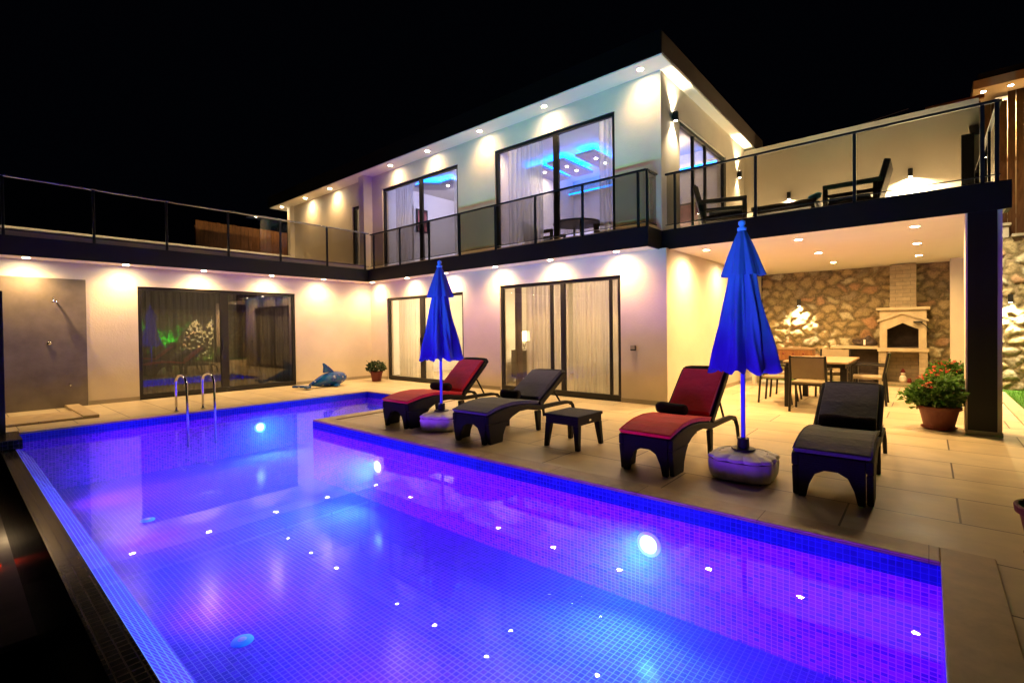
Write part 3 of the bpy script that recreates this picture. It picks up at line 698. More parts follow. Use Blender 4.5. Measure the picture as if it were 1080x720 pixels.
pool_lamp((-5.4, 3.617, -.40), (0, -1), 'bright underwater light in the pool wall before the red lounger', 340, CY)
pool_lamp((-1.69, 3.617, -.37), (0, -1), 'bright underwater light in the pool wall nearest the camera', 340, CY)
pool_lamp((-9.497, 3.80, -.42), (1, 0), 'bright underwater light in the end wall near the pool ladder', 340, CY)
pool_lamp((-8.05, 6.097, -.32), (0, -1), 'bright underwater light in the far bay of the pool', 160, CY)
for i, x in enumerate((-8.4, -6.4, -4.4, -2.4, -.6)):  # unseen violet lamps added to turn the opposite pool wall purple
    pool_lamp((x, .765, -.5), (0, 1), f"added unseen violet light in the overflow wall, {ORD[i]} from the far end", 250, PU, rad=.05, cone=150)
for i, (x, y) in enumerate(((-3.77, 1.36), (-7.1, 1.54))):
    o = empty('floor_inlet', (x, y, ZF), f"round pale cyan inlet in the pool floor, the {['near','far'][i]} one", 'inlet', 'pool floor inlets')
    MB().lathe([(.075, .002), (.07, .012), (.03, .016), (.001, .016)], n=28, cap=False).build('cover', 'cyan', o, smooth=True)
    MB().lathe([(.03, .017), (.02, .024), (.001, .026)], n=12, cap=False).build('cap', 'whitep', o)
o = empty('pool_handrail', (-9.5, 2.74, 0), 'pair of curved stainless steel handrails for climbing out at the far pool end', 'pool handrails')
for dy in (-.2, .2):
    P_ = [(-.24, dy, .0)]
    for i in range(0, 13):
        a = math.pi * (1 - i / 12); P_.append((.06 + .22 * math.cos(a) * 1.3, dy, .50 + .15 * math.sin(a)))
    P_.append((.36, dy, .1)); P_.append((.36, dy, -.5)); P_[0] = (-.22, dy, 0)
    MB().tube(P_, .019, 12).build('rail', 'chrome', o, smooth=True)
    MB().lathe([(.04, .021), (.04, .03), (.02, .035)], c=(-.22, dy), n=16).build('flange', 'chrome', o)

# shower
o = empty('shower', (-12.2, 1.3, 0), 'outdoor wall shower on a tall grey marble panel at the left', 'shower')
MB().box(.001, .02, -1.6, .46, 0, 2.39).build('marble_panel', 'marble', o, bevel=.003)
MB().tube([(.02, .0, 2.03), (.10, 0, 2.03), (.17, 0, 1.98)], .014, 8).build('shower_arm', 'chrome', o, smooth=True)
MB().lathe([(.02, 1.99), (.045, 1.96), (.05, 1.94), (.001, 1.938)], c=(.18, 0), n=20).build('shower_head', 'chrome', o, smooth=True)
MB().tube([(.02, -.07, 1.2), (.07, -.07, 1.2)], .03, 14).tube([(.05, -.07, 1.2), (.06, -.02, 1.24)], .008, 6).build('valve', 'chrome', o, smooth=True)
MB().tube([(.02, .2, .43), (.10, .2, .43), (.11, .2, .40)], .014, 8).build('spout', 'chrome', o, smooth=True)
o = MB().box(-11.3, -10.28, .3, 1.42, .004, .035).box(-12.17, -10.28, 1.42, 1.62, .004, .05).build('shower_tray', 'coping', bevel=.006)
tag(o, 'low stone shower tray on the deck under the marble panel', 'shower tray')
o = empty('windbreak_screen', (-9.64, .49, 0), 'tall dark windbreak screen at the left edge of the photo beside the pool', 'screen')
MB().box(-.03, .03, -.03, .03, 0, 1.96).build('post', 'black', o, bevel=.004)
MB().box(-2.5, -.032, -.01, .01, .05, 1.95).build('panel', 'black', o)
o = empty('wall_socket', (-4.0, 7.998, .985), 'small grey weatherproof socket on the wall right of the patio door', 'socket')
MB().box(-.05, .05, -.035, 0, -.045, .045).build('housing', 'frame', o, bevel=.008); MB().box(-.045, .045, -.042, -.036, -.02, .04).build('flap', 'skirt', o, bevel=.003)

# ------------------------------------------------------------------ curtains and interiors
def curtain(axis, c, a0, a1, z0, z1, m, label, amp=.03, per=.12):
    b = MB(); n = max(8, int((a1 - a0) / .012)); vs = []
    rr = random.Random(int(a0 * 100)); p1 = rr.uniform(0, 6)
    for j in range(2):
        z = (z0, z1)[j]
        for i in range(n + 1):
            a = a0 + (a1 - a0) * i / n
            d = amp * (math.sin(2 * math.pi * a / per + p1 + 1.2 * math.sin(a * 5)) + .35 * math.sin(2 * math.pi * a / (per * .41))) * (1 if j == 0 else .8)
            vs.append((a, c + d, z) if axis == 'y' else (c + d, a, z))
    fs = [(i, i + 1, n + 2 + i, n + 1 + i) for i in range(n)]
    b.add(vs, fs); o = b.build('curtain', m, smooth=True); return tag(o, label, 'curtain')
curtain('y', 8.4, -11.4, -9.95, .05, 2.4, 'sheerw', 'pale sheer curtain behind the left pane of the far patio door')
curtain('y', 8.4, -6.75, -5.65, .05, 2.45, 'sheerw', 'warm sheer curtain behind the left pane of the large patio door')
curtain('y', 8.42, -5.55, -3.95, .05, 2.45, 'sheerw', 'wide warm sheer curtain behind the right pane of the large patio door')
curtain('y', 8.5, -7.2, -6.98, .05, 2.45, 'drape', 'narrow taupe drape gathered at the left of the large patio door', amp=.035, per=.07)
curtain('x', -12.62, 2.6, 4.35, .05, 2.4, 'sheer', 'grey sheer curtain behind the left pane of the dark door')
curtain('x', -12.62, 4.35, 5.9, .05, 2.4, 'sheer', 'grey sheer curtain behind the right pane of the dark door')
curtain('x', -12.75, 4.55, 5.95, .05, 2.4, 'drape', 'taupe drape behind the right pane of the dark door', amp=.04, per=.14)
curtain('y', 8.5, -11.6, -10.85, ZT + .03, 5.5, 'sheer', 'white sheer curtain at the left of the upper bedroom door')
curtain('y', 8.5, -9.15, -8.5, ZT + .03, 5.5, 'sheer', 'white sheer curtain at the right of the upper bedroom door')
curtain('y', 8.5, -7.35, -6.35, ZT + .03, 5.5, 'sheer', 'white sheer curtain at the left of the blue lit upper room')
curtain('y', 8.5, -4.95, -4.35, ZT + .03, 5.5, 'sheer', 'white sheer curtain at the right of the blue lit upper room')
curtain('y', 8.5, -13.3, -12.4, ZT + .03, 5.3, 'sheer', 'white curtain behind the narrow upper door at the left')

def room_light(loc, e, label, col=WARM, rad=.16, z=0):
    o = empty('room_lamp', loc, label, 'ceiling lamp')
    MB().lathe([(rad, 0), (rad, -.03), (rad * .9, -.045)], n=24, cap=False).build('body', 'whitep', o)
    MB().lathe([(rad * .9, -.044), (rad * .5, -.052), (.001, -.054)], n=24, cap=False).build('diffuser', 'shade', o)
    lamp('POINT', 'room_bulb', (0, 0, -.18), e, col, o, size=.12)
    return o
room_light((-5.6, 10.0, 2.64), 100, 'round lit ceiling lamp inside the ground floor bedroom', (1, .72, .40))
room_light((-10.2, 10.0, 2.64), 170, 'round lit ceiling lamp inside the ground floor living room', (1, .76, .46))
room_light((-14.3, 4.4, 2.6), 16, 'dim ceiling lamp inside the left wing room', (1, .72, .42))
room_light((-10.2, 10.3, ZR - .1), 75, 'round lit ceiling lamp inside the upper white bedroom', (.66, .62, 1))
room_light((-14.5, 10.3, ZR - .1), 70, 'round lit ceiling lamp inside the far upper room', (1, .86, .66))
room_light((-4.6, 11.2, ZR - .1), 22, 'round ceiling lamp behind the upper side door', (1, .8, .55))
# bedroom (ground right)
def table_lamp(loc, label):
    o = empty('table_lamp', loc, label, 'table lamp')
    MB().lathe([(.07, 0), (.07, .015), (.02, .03), (.035, .12), (.012, .22)], n=20).build('base', 'greydoor', o, smooth=True)
    MB().lathe([(.16, .22), (.13, .46)], n=28, cap=False).build('lamp_shade', 'shade', o, smooth=True)
    lamp('POINT', 'lamp_bulb', (0, 0, .34), 12, (1, .7, .35), o, size=.05); return o
def cabinet(loc, w, d, h, label, m='greydoor', legs=True):
    o = empty('nightstand', loc, label, 'nightstand')
    MB().box(-w / 2, w / 2, -d / 2, d / 2, .15, h).build('body', m, o, bevel=.01)
    for k in range(2): MB().box(-w / 2 + .02, w / 2 - .02, -d / 2 - .015, -d / 2 - .001, .18 + k * (h - .18) / 2, .15 + (k + 1) * (h - .18) / 2).build('drawer', m, o, bevel=.004)
    for sx in (-1, 1):
        for sy in (-1, 1): MB().tube([(sx * (w / 2 - .05), sy * (d / 2 - .05), .15), (sx * (w / 2 - .03), sy * (d / 2 - .03), 0)], [.02, .012], 8).build('leg', 'whitep', o)
    return o
cabinet((-7.62, 9.35, .015), .5, .42, .82, 'grey green nightstand with thin legs inside the large patio door')
table_lamp((-7.62, 9.35, .835), 'glowing lamp on the nightstand inside the large patio door')
o = empty('bed', (-5.6, 11.0, .015), 'double bed with pale linen inside the ground floor bedroom', 'bed')
MB().box(-.9, .9, -1.0, 1.0, .1, .35).build('bed_frame', 'greydoor', o, bevel=.01); MB().box(-.86, .86, -.98, .96, .352, .58).build('mattress', 'bluebed', o, bevel=.05, seg=4)
MB().box(-.95, .95, 1.0, 1.08, 0, 1.2).build('headboard', 'greydoor', o, bevel=.02)
for s in (-1, 1): MB().ball((s * .42, .7, .65), .34, .2, .09, 16).build('pillow', 'bluebed', o, smooth=True)
o = empty('air_conditioner', (-7.5, 12.29, 2.2), 'white air conditioner on the back wall of the ground floor bedroom', 'air conditioner')
MB().box(-.4, .4, -.2, 0, -.13, .13).build('body', 'whitep', o, bevel=.02); MB().box(-.36, .36, -.206, -.201, -.11, -.07).build('vent', 'frame', o)
# living room (ground left)
o = empty('sideboard', (-10.4, 11.9, .015), 'white sideboard inside the far patio door', 'sideboard')
MB().box(-1.0, 1.0, -.2, .2, .1, .62).build('body', 'whitep', o, bevel=.008)
for k in range(3): MB().box(-.98 + k * .66, -.34 + k * .66, -.215, -.201, .12, .6).build('door', 'whitep', o, bevel=.004)
o = empty('television', (-10.4, 11.95, .64), 'flat black television above the white sideboard', 'television')
MB().box(-.6, .6, -.03, .03, .08, .76).build('screen', 'blackp', o, bevel=.006); MB().box(-.2, .2, -.08, .08, 0, .08).build('stand', 'blackp', o)
# upper rooms: hanging panels with blue leds
def led_panel(poly, z, label, spots):
    cx = sum(p[0] for p in poly) / len(poly); cy = sum(p[1] for p in poly) / len(poly)
    o = empty('light_panel', (cx, cy, z), label, 'ceiling panel', 'suspended ceiling panels with blue lights')
    pl = [(p[0] - cx, p[1] - cy) for p in poly]
    MB().prism(pl, 'z', 0, .06).build('panel', 'panelp', o)
    MB().prism([(p[0] * .97, p[1] * .985) for p in pl], 'z', .062, .075).build('led_strip', 'ledblue', o)
    MB().tube([(0, 0, .076), (0, 0, ZR - .1 - z)], .012, 8).build('hanger', 'chrome', o)
    for s in spots:
        sp = MB().lathe([(.032, -.003), (.001, -.004)], n=14, cap=False).build('spot', 'lens', o, loc=(s[0] - cx, s[1] - cy, 0))
        lamp('SPOT', 'panel_beam', (s[0] - cx, s[1] - cy, -.02), 10, (1, .85, .7), o, size=.02, spot=110, direction=(0, 0, -1))
for i, x in enumerate((-8.0, -7.3, -6.45)):
    led_panel([(x, 9.95), (x + .52, 9.95), (x + .52, 11.3), (x, 11.3)], 5.48, f"{['left','middle','right'][i]} suspended ceiling panel with blue glow in the upper room", [(x + .3, 10.4), (x + .3, 10.85)])
led_panel([(-11.3, 8.95), (-10.9, 8.95), (-10.6, 9.25), (-10.1, 9.25), (-10.1, 9.75), (-10.9, 9.75), (-11.3, 9.35)], 5.50, 'angular ceiling panel with blue glow in the upper bedroom', [(-10.5, 9.5)])
for i, x in enumerate((-5.3, -7.7)):
    downlight((x, 8.8, ZR - .1), f"small spotlight near the window in the upper blue room, {['right','left'][i]} one", 'spots of the upper blue room', 12)
o = empty('cornice_light', (-6, 12.1, 5.25), 'long blue lit cornice on the back wall of the upper room', 'cornice light')
MB().box(-2.0, 2.2, -.12, -.10, 0, .12).box(-2.0, 2.2, -.10, .09, 0, .02).build('ledge', 'whitep', o); MB().box(-1.95, 2.15, -.07, -.03, .022, .035).build('led_strip', 'ledblue', o)
MB().box(-2.0, 2.2, -.125, -.121, .0, .035).build('led_edge', 'ledblue', o)
lamp('POINT', 'blue_room_fill', (-.4, -1.2, -1.6), 45, (.34, .30, 1), o, size=.1)  # blue fill added in mid-room to tint it, no fixture there
o = empty('picture', (-12.13, 9.85, 4.8), 'framed dark red picture on the wall of the upper bedroom', 'picture')
MB().box(0, .03, -.22, .22, -.38, .35).build('frame', 'frame', o, bevel=.004); MB().box(.031, .034, -.17, .17, -.33, .30).build('canvas', 'picture', o)
o = empty('picture', (-3.72, 9.3, 4.05), 'framed reddish picture seen through the upper side door', 'picture')
MB().box(-.45, .45, -.03, .0, -.4, .4).build('frame', 'frame', o, loc=(-1.0, 2.9, 0)); MB().box(-.4, .4, -.034, -.031, -.35, .35).build('canvas', 'picture', o, loc=(-1.0, 2.9, 0))
o = empty('interior_door', (-12.14, 9.0, ZT + .015), 'white panelled interior door in the upper bedroom', 'door')
MB().box(0, .04, -.45, .45, 0, 2.1).build('leaf', 'whitep', o, bevel=.004); MB().box(.041, .08, .33, .36, 1.0, 1.02).build('handle', 'frame', o)
for a, c2 in ((-.5, -.452), (.452, .5)): MB().box(0, .06, a, c2, 0, 2.15).build('jamb', 'frame', o)
o = empty('interior_door', (-10.9, 12.19, ZT + .015), 'grey brown interior door on the back wall of the upper bedroom', 'door')
MB().box(-.45, .45, -.04, 0, 0, 2.1).build('leaf', 'greydoor', o, bevel=.004); MB().box(.3, .38, -.08, -.041, 1.0, 1.02).build('handle', 'chrome', o)

# ------------------------------------------------------------------ furniture
def make_lounger(fab, hi):
    root = empty('sun_lounger')
    top = [(0, .335), (.12, .365), (.28, .39), (.5, .402), (.75, .385), (.95, .355), (1.15, .33), (1.5, .325), (1.75, .315), (1.90, .285), (1.955, .235)]
    bot = [(1.90, .225), (1.86, .255), (1.75, .265), (1.4, .27), (1.1, .27), (.95, .285), (.8, .315), (.62, .315), (.47, .275), (.40, .24), (0.0, .24)]
    for s in (-1, 1):
        x0, x1 = (.245, .30) if s > 0 else (-.30, -.245)
        MB().prism(top + bot, 'x', x0, x1).build('side_frame', 'rattan', root, bevel=.012, seg=3)
        MB().prism([(.0, .238), (.398, .238), (.335, .17), (.285, .08), (.27, 0), (.04, 0)], 'x', x0 + .003, x1 - .003).build('leg', 'rattan', root, bevel=.01)
        MB().prism([(.985, .268), (1.10, .268), (1.09, 0), (1.03, 0)], 'x', x0 + .004, x1 - .006).build('leg', 'rattan', root, bevel=.01)
        MB().tube([(s * .275, 1.935, .235), (s * .285, 1.97, .15), (s * .29, 2.0, .0)], [.026, .024, .02], 10).build('leg', 'rattan', root, smooth=True)
    b = MB(); ap = [(-.243, .338), (.243, .338), (.243, .0), (.19, 0.0), (.165, .10), (.12, .19), (0.05, .225), (-.05, .225), (-.12, .19), (-.165, .10), (-.19, 0), (-.243, 0)]
    b.prism(ap, 'y', .0, .05); b.build('front_apron', 'rattan', root, bevel=.006)
    seat = [(.02, .34), (.14, .368), (.28, .392), (.5, .404), (.75, .387), (.95, .357), (1.12, .332)]
    slat = MB().prism(seat + [(q[0], q[1] - .03) for q in seat[::-1]], 'x', -.243, .243); slat.build('seat_panel', 'rattan', root)
    # cushion seat: overhangs
    sc = [(-.01, .345), (.14, .374), (.28, .398), (.5, .410), (.75, .393), (.95, .363), (1.06, .35)]
    th = .045
    up = [(q[0], q[1] + th) for q in sc]; up[0] = (-.01, .345 + th * .8)
    MB().prism(sc + up[::-1], 'x', -.285, .285).build('seat_cushion', fab, root, bevel=.018, seg=3)
    for sx_ in (-.283, .283): MB().tube([(sx_, q[0], q[1] - .004) for q in up], .0065, 6).build('piping', fab, root, smooth=True)
    MB().tube([(-.283, up[0][0] - .002, up[0][1] - .006), (.283, up[0][0] - .002, up[0][1] - .006)], .0065, 6).build('piping', fab, root, smooth=True)
    ang = R(41 if hi else 29); h = Vector((1.08, .335)); L = .74
    dv = Vector((math.cos(ang), math.sin(ang))); nv = Vector((-dv.y, dv.x))
    def P(a, n): q = h + dv * a + nv * n; return (q.x, q.y)
    b = MB().prism([P(0, 0), P(L, 0), P(L + .03, .02), P(L, .035), P(0, .03)], 'x', -.26, .26)
    b.build('back_panel', 'rattan', root, bevel=.008)
    for s in (-1, 1):
        b = MB().prism([P(0, -.03), P(L - .05, -.03), P(L, -.01), P(L - .02, .05), P(0, .045)], 'x', .262 if s > 0 else -.30, .30 if s > 0 else -.262)
        b.build('back_rim', 'rattan', root, bevel=.012, seg=3)
        b = MB().tube([(s * .235, P(.42, -.03)[0], P(.42, -.03)[1]), (s * .235, P(.42, 0)[0] + .22, .30)], .014, 8); b.build('support_arm', 'rattan', root)
    # rounded head of the back
    hp = [(-.30, -.03), (.30, -.03), (.30, .02), (.27, .05), (.2, .065), (0, .072), (-.2, .065), (-.27, .05), (-.30, .02)]
    b = MB().prism(hp, 'z', -.022, .035); mt = Matrix.Translation((0, P(L, 0)[0], P(L, 0)[1])) @ Matrix.Rotation(ang, 4, 'X')
    b.v = [tuple(mt @ Vector(v)) for v in b.v]; b.build('head_rim', 'rattan', root, bevel=.01, seg=3)
    MB().prism([P(.03, .036), P(L - .03, .036), P(L - .02, .05), P(L - .04, .085), P(.36, .095), P(.06, .085)], 'x', -.255, .255).build('back_cushion', fab, root, bevel=.018, seg=3)
    return root
def place_lounger(fab, hi, x, y, rz, label):
    r = make_lounger(fab, hi); r.location = (x, y, 0); r.rotation_euler.z = R(rz); r.scale.x = .97 if x < -3 else .89; tag(r, label, 'sun lounger', 'sun loungers along the pool edge'); return r
place_lounger('red', True, -5.67, 4.08, 2, 'red cushioned sun lounger beside the farther parasol, closest to the patio doors')
place_lounger('slate', False, -4.16, 4.06, 3, 'dark grey cushioned sun lounger between the farther parasol and the small black table')
place_lounger('red', True, -2.0, 4.2, 0, 'red cushioned sun lounger between the small black table and the nearer parasol')
place_lounger('slate', False, -.57, 4.40, 1, 'grey cushioned sun lounger right of the nearer parasol, nearest the black column')
def towel(x, y, z, rz, label, L=.36, r=.062):
    o = empty('rolled_towel', (x, y, z), label, 'towel', 'rolled towels on the loungers', rz=R(rz))
    b = MB(); rr = random.Random(int(x * 10)); P_ = []; rs = []
    for i in range(13):
        t = i / 12; P_.append((-L / 2 + L * t, .004 * math.sin(t * 9), r + .003 * math.sin(t * 7))); rs.append(r * (.82 if i in (0, 12) else 1 + rr.uniform(-.04, .04)))
    b.tube(P_, rs, 18); b.build('roll', 'towel', o, smooth=True, bevel=0)
    b = MB(); sp = []
    for i in range(40):
        a = i * .5; q = r * .92 * (1 - i / 44); sp.append((-L / 2 - .002, q * math.cos(a), r + q * math.sin(a)))
    b.tube(sp, .004, 5); b.build('rolled_edge', 'towel', o); return o
towel(-5.80, 5.04, .405, 8, 'rolled dark towel on the farthest red lounger'); towel(-4.33, 5.0, .405, 20, 'rolled brown towel on the dark grey lounger beside the small table', L=.26)
towel(-2.12, 5.12, .405, -6, 'rolled dark brown towel on the red lounger beside the nearer parasol', L=.32); towel(-.56, 5.32, .405, 2, 'rolled black towel across the grey lounger nearest the column', L=.42)

o = empty('side_table', (-3.14, 4.75, 0), 'small square black rattan side table between the dark grey and red loungers', 'side table', rz=R(-1))
MB().box(-.235, .235, -.26, .26, .345, .38).build('table_top', 'rattan', o, bevel=.008)
MB().box(-.222, .222, -.247, .247, .27, .344).build('apron', 'rattan', o, bevel=.004)
for sx in (-1, 1):
    for sy in (-1, 1):
        b = MB(); p0 = Vector((sx * .19, sy * .215, .27)); p1 = Vector((sx * .215, sy * .24, 0)); w0, w1 = .035, .024
        b.add([(p0.x - w0, p0.y - w0, .27), (p0.x + w0, p0.y - w0, .27), (p0.x + w0, p0.y + w0, .27), (p0.x - w0, p0.y + w0, .27), (p1.x - w1, p1.y - w1, 0), (p1.x + w1, p1.y - w1, 0), (p1.x + w1, p1.y + w1, 0), (p1.x - w1, p1.y + w1, 0)],
              [(0, 1, 2, 3), (7, 6, 5, 4), (0, 4, 5, 1), (1, 5, 6, 2), (2, 6, 7, 3), (3, 7, 4, 0)])
        b.build('leg', 'rattan', o, bevel=.006)
MB().box(.2235, .226, -.02, .02, .30, .32).build('badge', 'chrome', o)

# parasols
par = empty('parasol', (-1.27, 4.67, 0), 'closed blue parasol between the red and the grey lounger, the nearer of the two', 'parasol', 'closed blue parasols by the pool')
def octr(a, k):
    q = (abs(math.cos(a)) ** 3.2 + abs(math.sin(a)) ** 3.2) ** (-1 / 3.2); return q
def rib(a, k): return octr(a, k) * (1 + .045 * (abs(math.cos(6 * a)) - .5))
bs = MB().lathe([(.225, .0), (.248, .012), (.262, .05), (.268, .13), (.262, .165)], n=96, mod=rib).build('base', 'basep', par)
MB().lathe([(.252, .166), (.252, .173)], n=48, mod=octr).build('base_seam', 'blackp', par)
def lob(a, k): return octr(a, k) * (1 + (.10 * abs(math.cos(6 * a)) - .06) * (1 if k < 4 else .4))
MB().lathe([(.262, .174), (.268, .182), (.255, .200), (.195, .222), (.185, .214), (.12, .232), (.06, .245)], n=120, mod=lob).build('base_lid', 'basep', par)
MB().lathe([(.10, .246), (.10, .256), (.052, .26), (.048, .34), (.052, .345), (.02, .35)], n=28).build('socket', 'blackp', par, smooth=False, bevel=.003)
MB().tube([(0, 0, .26), (0, 0, 2.18)], .019, 16).build('pole', 'pole', par, smooth=True)
NF = 8
def pleat(dep):
    return lambda a, k: 1 + dep[k] * math.cos(NF * a + .4 * math.sin(2 * a)) + .35 * dep[k] * math.sin(13 * a + k * .25) + .25 * dep[k] * math.cos(21 * a)
n = 26; prof = []; dep = []
for i in range(n):
    t = i / (n - 1); z = .965 + (1.86 - .965) * t; r = .225 - .135 * t ** .9; prof.append((r, z)); dep.append(.20 + .10 * (1 - t))
ck = MB().lathe(prof, n=160, mod=pleat(dep), cap=False)
n0 = 160
for j in range(n0):  # uneven hem
    v = ck.v[j]; a = 2 * math.pi * j / n0; ck.v[j] = (v[0] * 1.03, v[1] * 1.03, v[2] + .022 * math.sin(NF * a * 2) - .012)
cano = ck.build('canopy', 'canopy', par, smooth=True)
MB().lathe([(.168, 1.80), (.15, 1.86), (.115, 1.98), (.075, 2.10), (.035, 2.20), (.02, 2.215)], n=160, mod=pleat([.14, .12, .1, .08, .04, .0]), cap=False).build('vent_cap', 'canopy', par, smooth=True)
MB().lathe([(.035, 2.205), (.04, 2.23), (.018, 2.245), (.03, 2.265), (.028, 2.29), (.004, 2.305)], n=20).build('finial', 'pole', par, smooth=True)
p2 = copy_tree(par); p2.location = (-5.08, 4.42, 0); p2.rotation_euler.z = R(33)
p2['label'] = 'closed blue parasol between the farthest red lounger and the dark grey lounger'

# dining table
o = empty('dining_table', (-1.40, 9.95, 0), 'long outdoor dining table with pale wooden top and thick black legs', 'table')
MB().box(-.45, .45, -.85, .85, .735, .765).build('table_top', 'woodlt', o, bevel=.005); MB().box(-.41, .41, -.80, .80, .67, .734).build('apron', 'dchair', o)
for sx in (-1, 1):
    for sy in (-1, 1): MB().box(sx * .39 - .045, sx * .39 + .045, sy * .77 - .045, sy * .77 + .045, 0, .669).build('leg', 'dchair', o, bevel=.004)
def dining_chair():
    r = empty('dining_chair')
    MB().box(-.23, .23, -.22, .22, .43, .475).build('seat', 'cream', r, bevel=.015, seg=3)
    b = MB().box(-.22, .22, -.012, .012, 0, .36); mt = Matrix.Translation((0, -.235, .52)) @ Matrix.Rotation(R(10), 4, 'X'); b.v = [tuple(mt @ Vector(v)) for v in b.v]; b.build('backrest', 'cream', r, bevel=.008)
    for s in (-1, 1):
        MB().tube([(s * .235, -.30, .88), (s * .24, -.235, .5), (s * .25, -.27, 0)], .018, 8).build('leg', 'dchair', r)
        MB().tube([(s * .245, .2, .66), (s * .245, .2, .44), (s * .25, .25, 0)], .018, 8).build('leg', 'dchair', r)
        MB().tube([(s * .245, .23, .665), (s * .245, 0, .67), (s * .237, -.26, .66)], .016, 8).build('armrest', 'dchair', r)
    MB().tube([(-.24, .2, .425), (.24, .2, .425)], .012, 8).tube([(-.24, -.22, .425), (.24, -.22, .425)], .012, 8).tube([(-.235, -.30, .86), (.235, -.30, .86)], .012, 8).build('frame', 'dchair', r)
    return r
dc = dining_chair(); G = 'dining chairs around the terrace table'
spots = [(-1.42, 8.93, 0, 'cream and black dining chair at the near end of the table, back to the pool'),
         (-2.02, 9.62, -90, 'cream and black dining chair on the left side of the table, nearer the pool'),
         (-2.02, 10.45, -90, 'cream and black dining chair on the left side of the table, nearer the stone wall'),
         (-.80, 10.35, 90, 'cream and black dining chair on the right side of the table, facing left'),
         (-1.38, 11.0, 180, 'cream dining chair at the far end of the table before the fireplace counter')]
for i, (x, y, a, lb) in enumerate(spots):
    c = dc if i == 0 else copy_tree(dc); c.location = (x, y, 0); c.rotation_euler.z = R(a); tag(c, lb, 'dining chair', G)
o = empty('football_table', (-2.55, 12.5, 0), 'wooden table football game with pale legs behind the dining table', 'football table', rz=R(4))
MB().box(-.62, .62, -.34, -.31, .56, .82).box(-.62, .62, .31, .34, .56, .82).box(-.62, -.59, -.31, .31, .56, .82).box(.59, .62, -.31, .31, .56, .82).build('cabinet', 'wood', o, bevel=.004)
MB().box(-.59, .59, -.31, .31, .58, .62).build('pitch', 'grass', o); MB().box(-.64, .64, -.36, -.30, .822, .85).box(-.64, .64, .30, .36, .822, .85).build('top_rim', 'woodlt', o)
for i in range(6): MB().tube([(-.48 + i * .19, -.5, .74), (-.48 + i * .19, .5, .74)], .009, 8).build('rod', 'chrome', o); MB().tube([(-.48 + i * .19, -.56, .74), (-.48 + i * .19, -.46, .74)], .018, 8).build('grip', 'redpot', o)
for sx in (-1, 1):
    for sy in (-1, 1): MB().box(sx * .54 - .04, sx * .54 + .04, sy * .27 - .04, sy * .27 + .04, 0, .558).build('leg', 'whitepot', o, bevel=.005)

# upstairs wicker set
def armchair():
    r = empty('wicker_armchair')
    MB().box(-.34, .34, -.32, .32, .22, .32).build('seat_base', 'wicker', r, bevel=.02); MB().box(-.28, .28, -.26, .30, .322, .40).build('seat_cushion', 'slate', r, bevel=.03, seg=3)
    b = MB().box(-.34, .34, -.045, .045, 0, .62)
    mt = Matrix.Translation((0, -.33, .27)) @ Matrix.Rotation(R(14), 4, 'X'); b.v = [tuple(mt @ Vector(v)) for v in b.v]; b.build('backrest', 'wicker', r, bevel=.02, seg=3)
    for s in (-1, 1):
        MB().box(s * .36 - .045, s * .36 + .045, -.42, .36, .53, .60).build('armrest', 'wicker', r, bevel=.012)
        MB().box(s * .36 - .03, s * .36 + .03, -.40, .30, .40, .44).build('side_rail', 'wicker', r, bevel=.008)
        MB().box(s * .36 - .03, s * .36 + .03, .29, .36, 0, .54).build('leg', 'wicker', r, bevel=.01); MB().box(s * .36 - .03, s * .36 + .03, -.36, -.30, 0, .54).build('leg', 'wicker', r, bevel=.01)
    return r
ac = armchair(); GA = 'wicker armchairs on the roof terrace'
for i, (x, y, a, lb) in enumerate([(-.95, 9.75, 90, 'dark wicker armchair at the right end of the roof terrace table, facing left'), (-2.85, 9.35, -72, 'dark wicker armchair at the left end of the roof terrace table, beside the villa')]):
    c = ac if i == 0 else copy_tree(ac); c.location = (x, y, ZT); c.rotation_euler.z = R(a); tag(c, lb, 'armchair', GA)
o = empty('coffee_table', (-1.9, 9.7, ZT), 'low dark wicker table between the roof terrace armchairs', 'table')
MB().box(-.5, .5, -.32, .32, .38, .44).build('table_top', 'wicker', o, bevel=.01)
MB().box(-.47, .47, -.29, .29, .31, .378).build('apron', 'wicker', o)
for sx in (-1, 1):
    for sy in (-1, 1): MB().box(sx * .45 - .03, sx * .45 + .03, sy * .27 - .03, sy * .27 + .03, 0, .31).build('leg', 'wicker', o, bevel=.006)
o = empty('folded_towel', (-1.45, 9.55, ZT + .441), 'bright blue cloth on the right corner of the roof terrace table', 'cloth')
MB().ball((0, 0, .045), .10, .09, .05, 14).build('cloth', 'cyan', o, smooth=True); MB().ball((.05, 0, .08), .06, .07, .035, 12).build('fold', 'cyan', o, smooth=True)
# upstairs interior table
o = empty('dining_table', (-6.2, 9.6, ZT + .015), 'dark oval table inside the blue lit upper room', 'table')
MB().lathe([(.55, .72), (.56, .74), (.55, .76)], n=40).build('table_top', 'wicker', o)
for a in (0.7, 2.3, 3.9, 5.5): MB().tube([(.4 * math.cos(a), .4 * math.sin(a), .72), (.45 * math.cos(a), .45 * math.sin(a), 0)], .025, 8).build('leg', 'wicker', o)
for i, (x, y, a, lb) in enumerate([(-6.95, 9.4, -80, 'dark wicker armchair left of the table inside the blue lit upper room'), (-5.2, 9.7, 95, 'dark wicker armchair right of the table inside the blue lit upper room')]):
    c = copy_tree(ac); c.location = (x, y, ZT + .13); c.rotation_euler.z = R(a); tag(c, lb, 'armchair', 'armchairs inside the upper room')
    c.location.z = ZT + .015

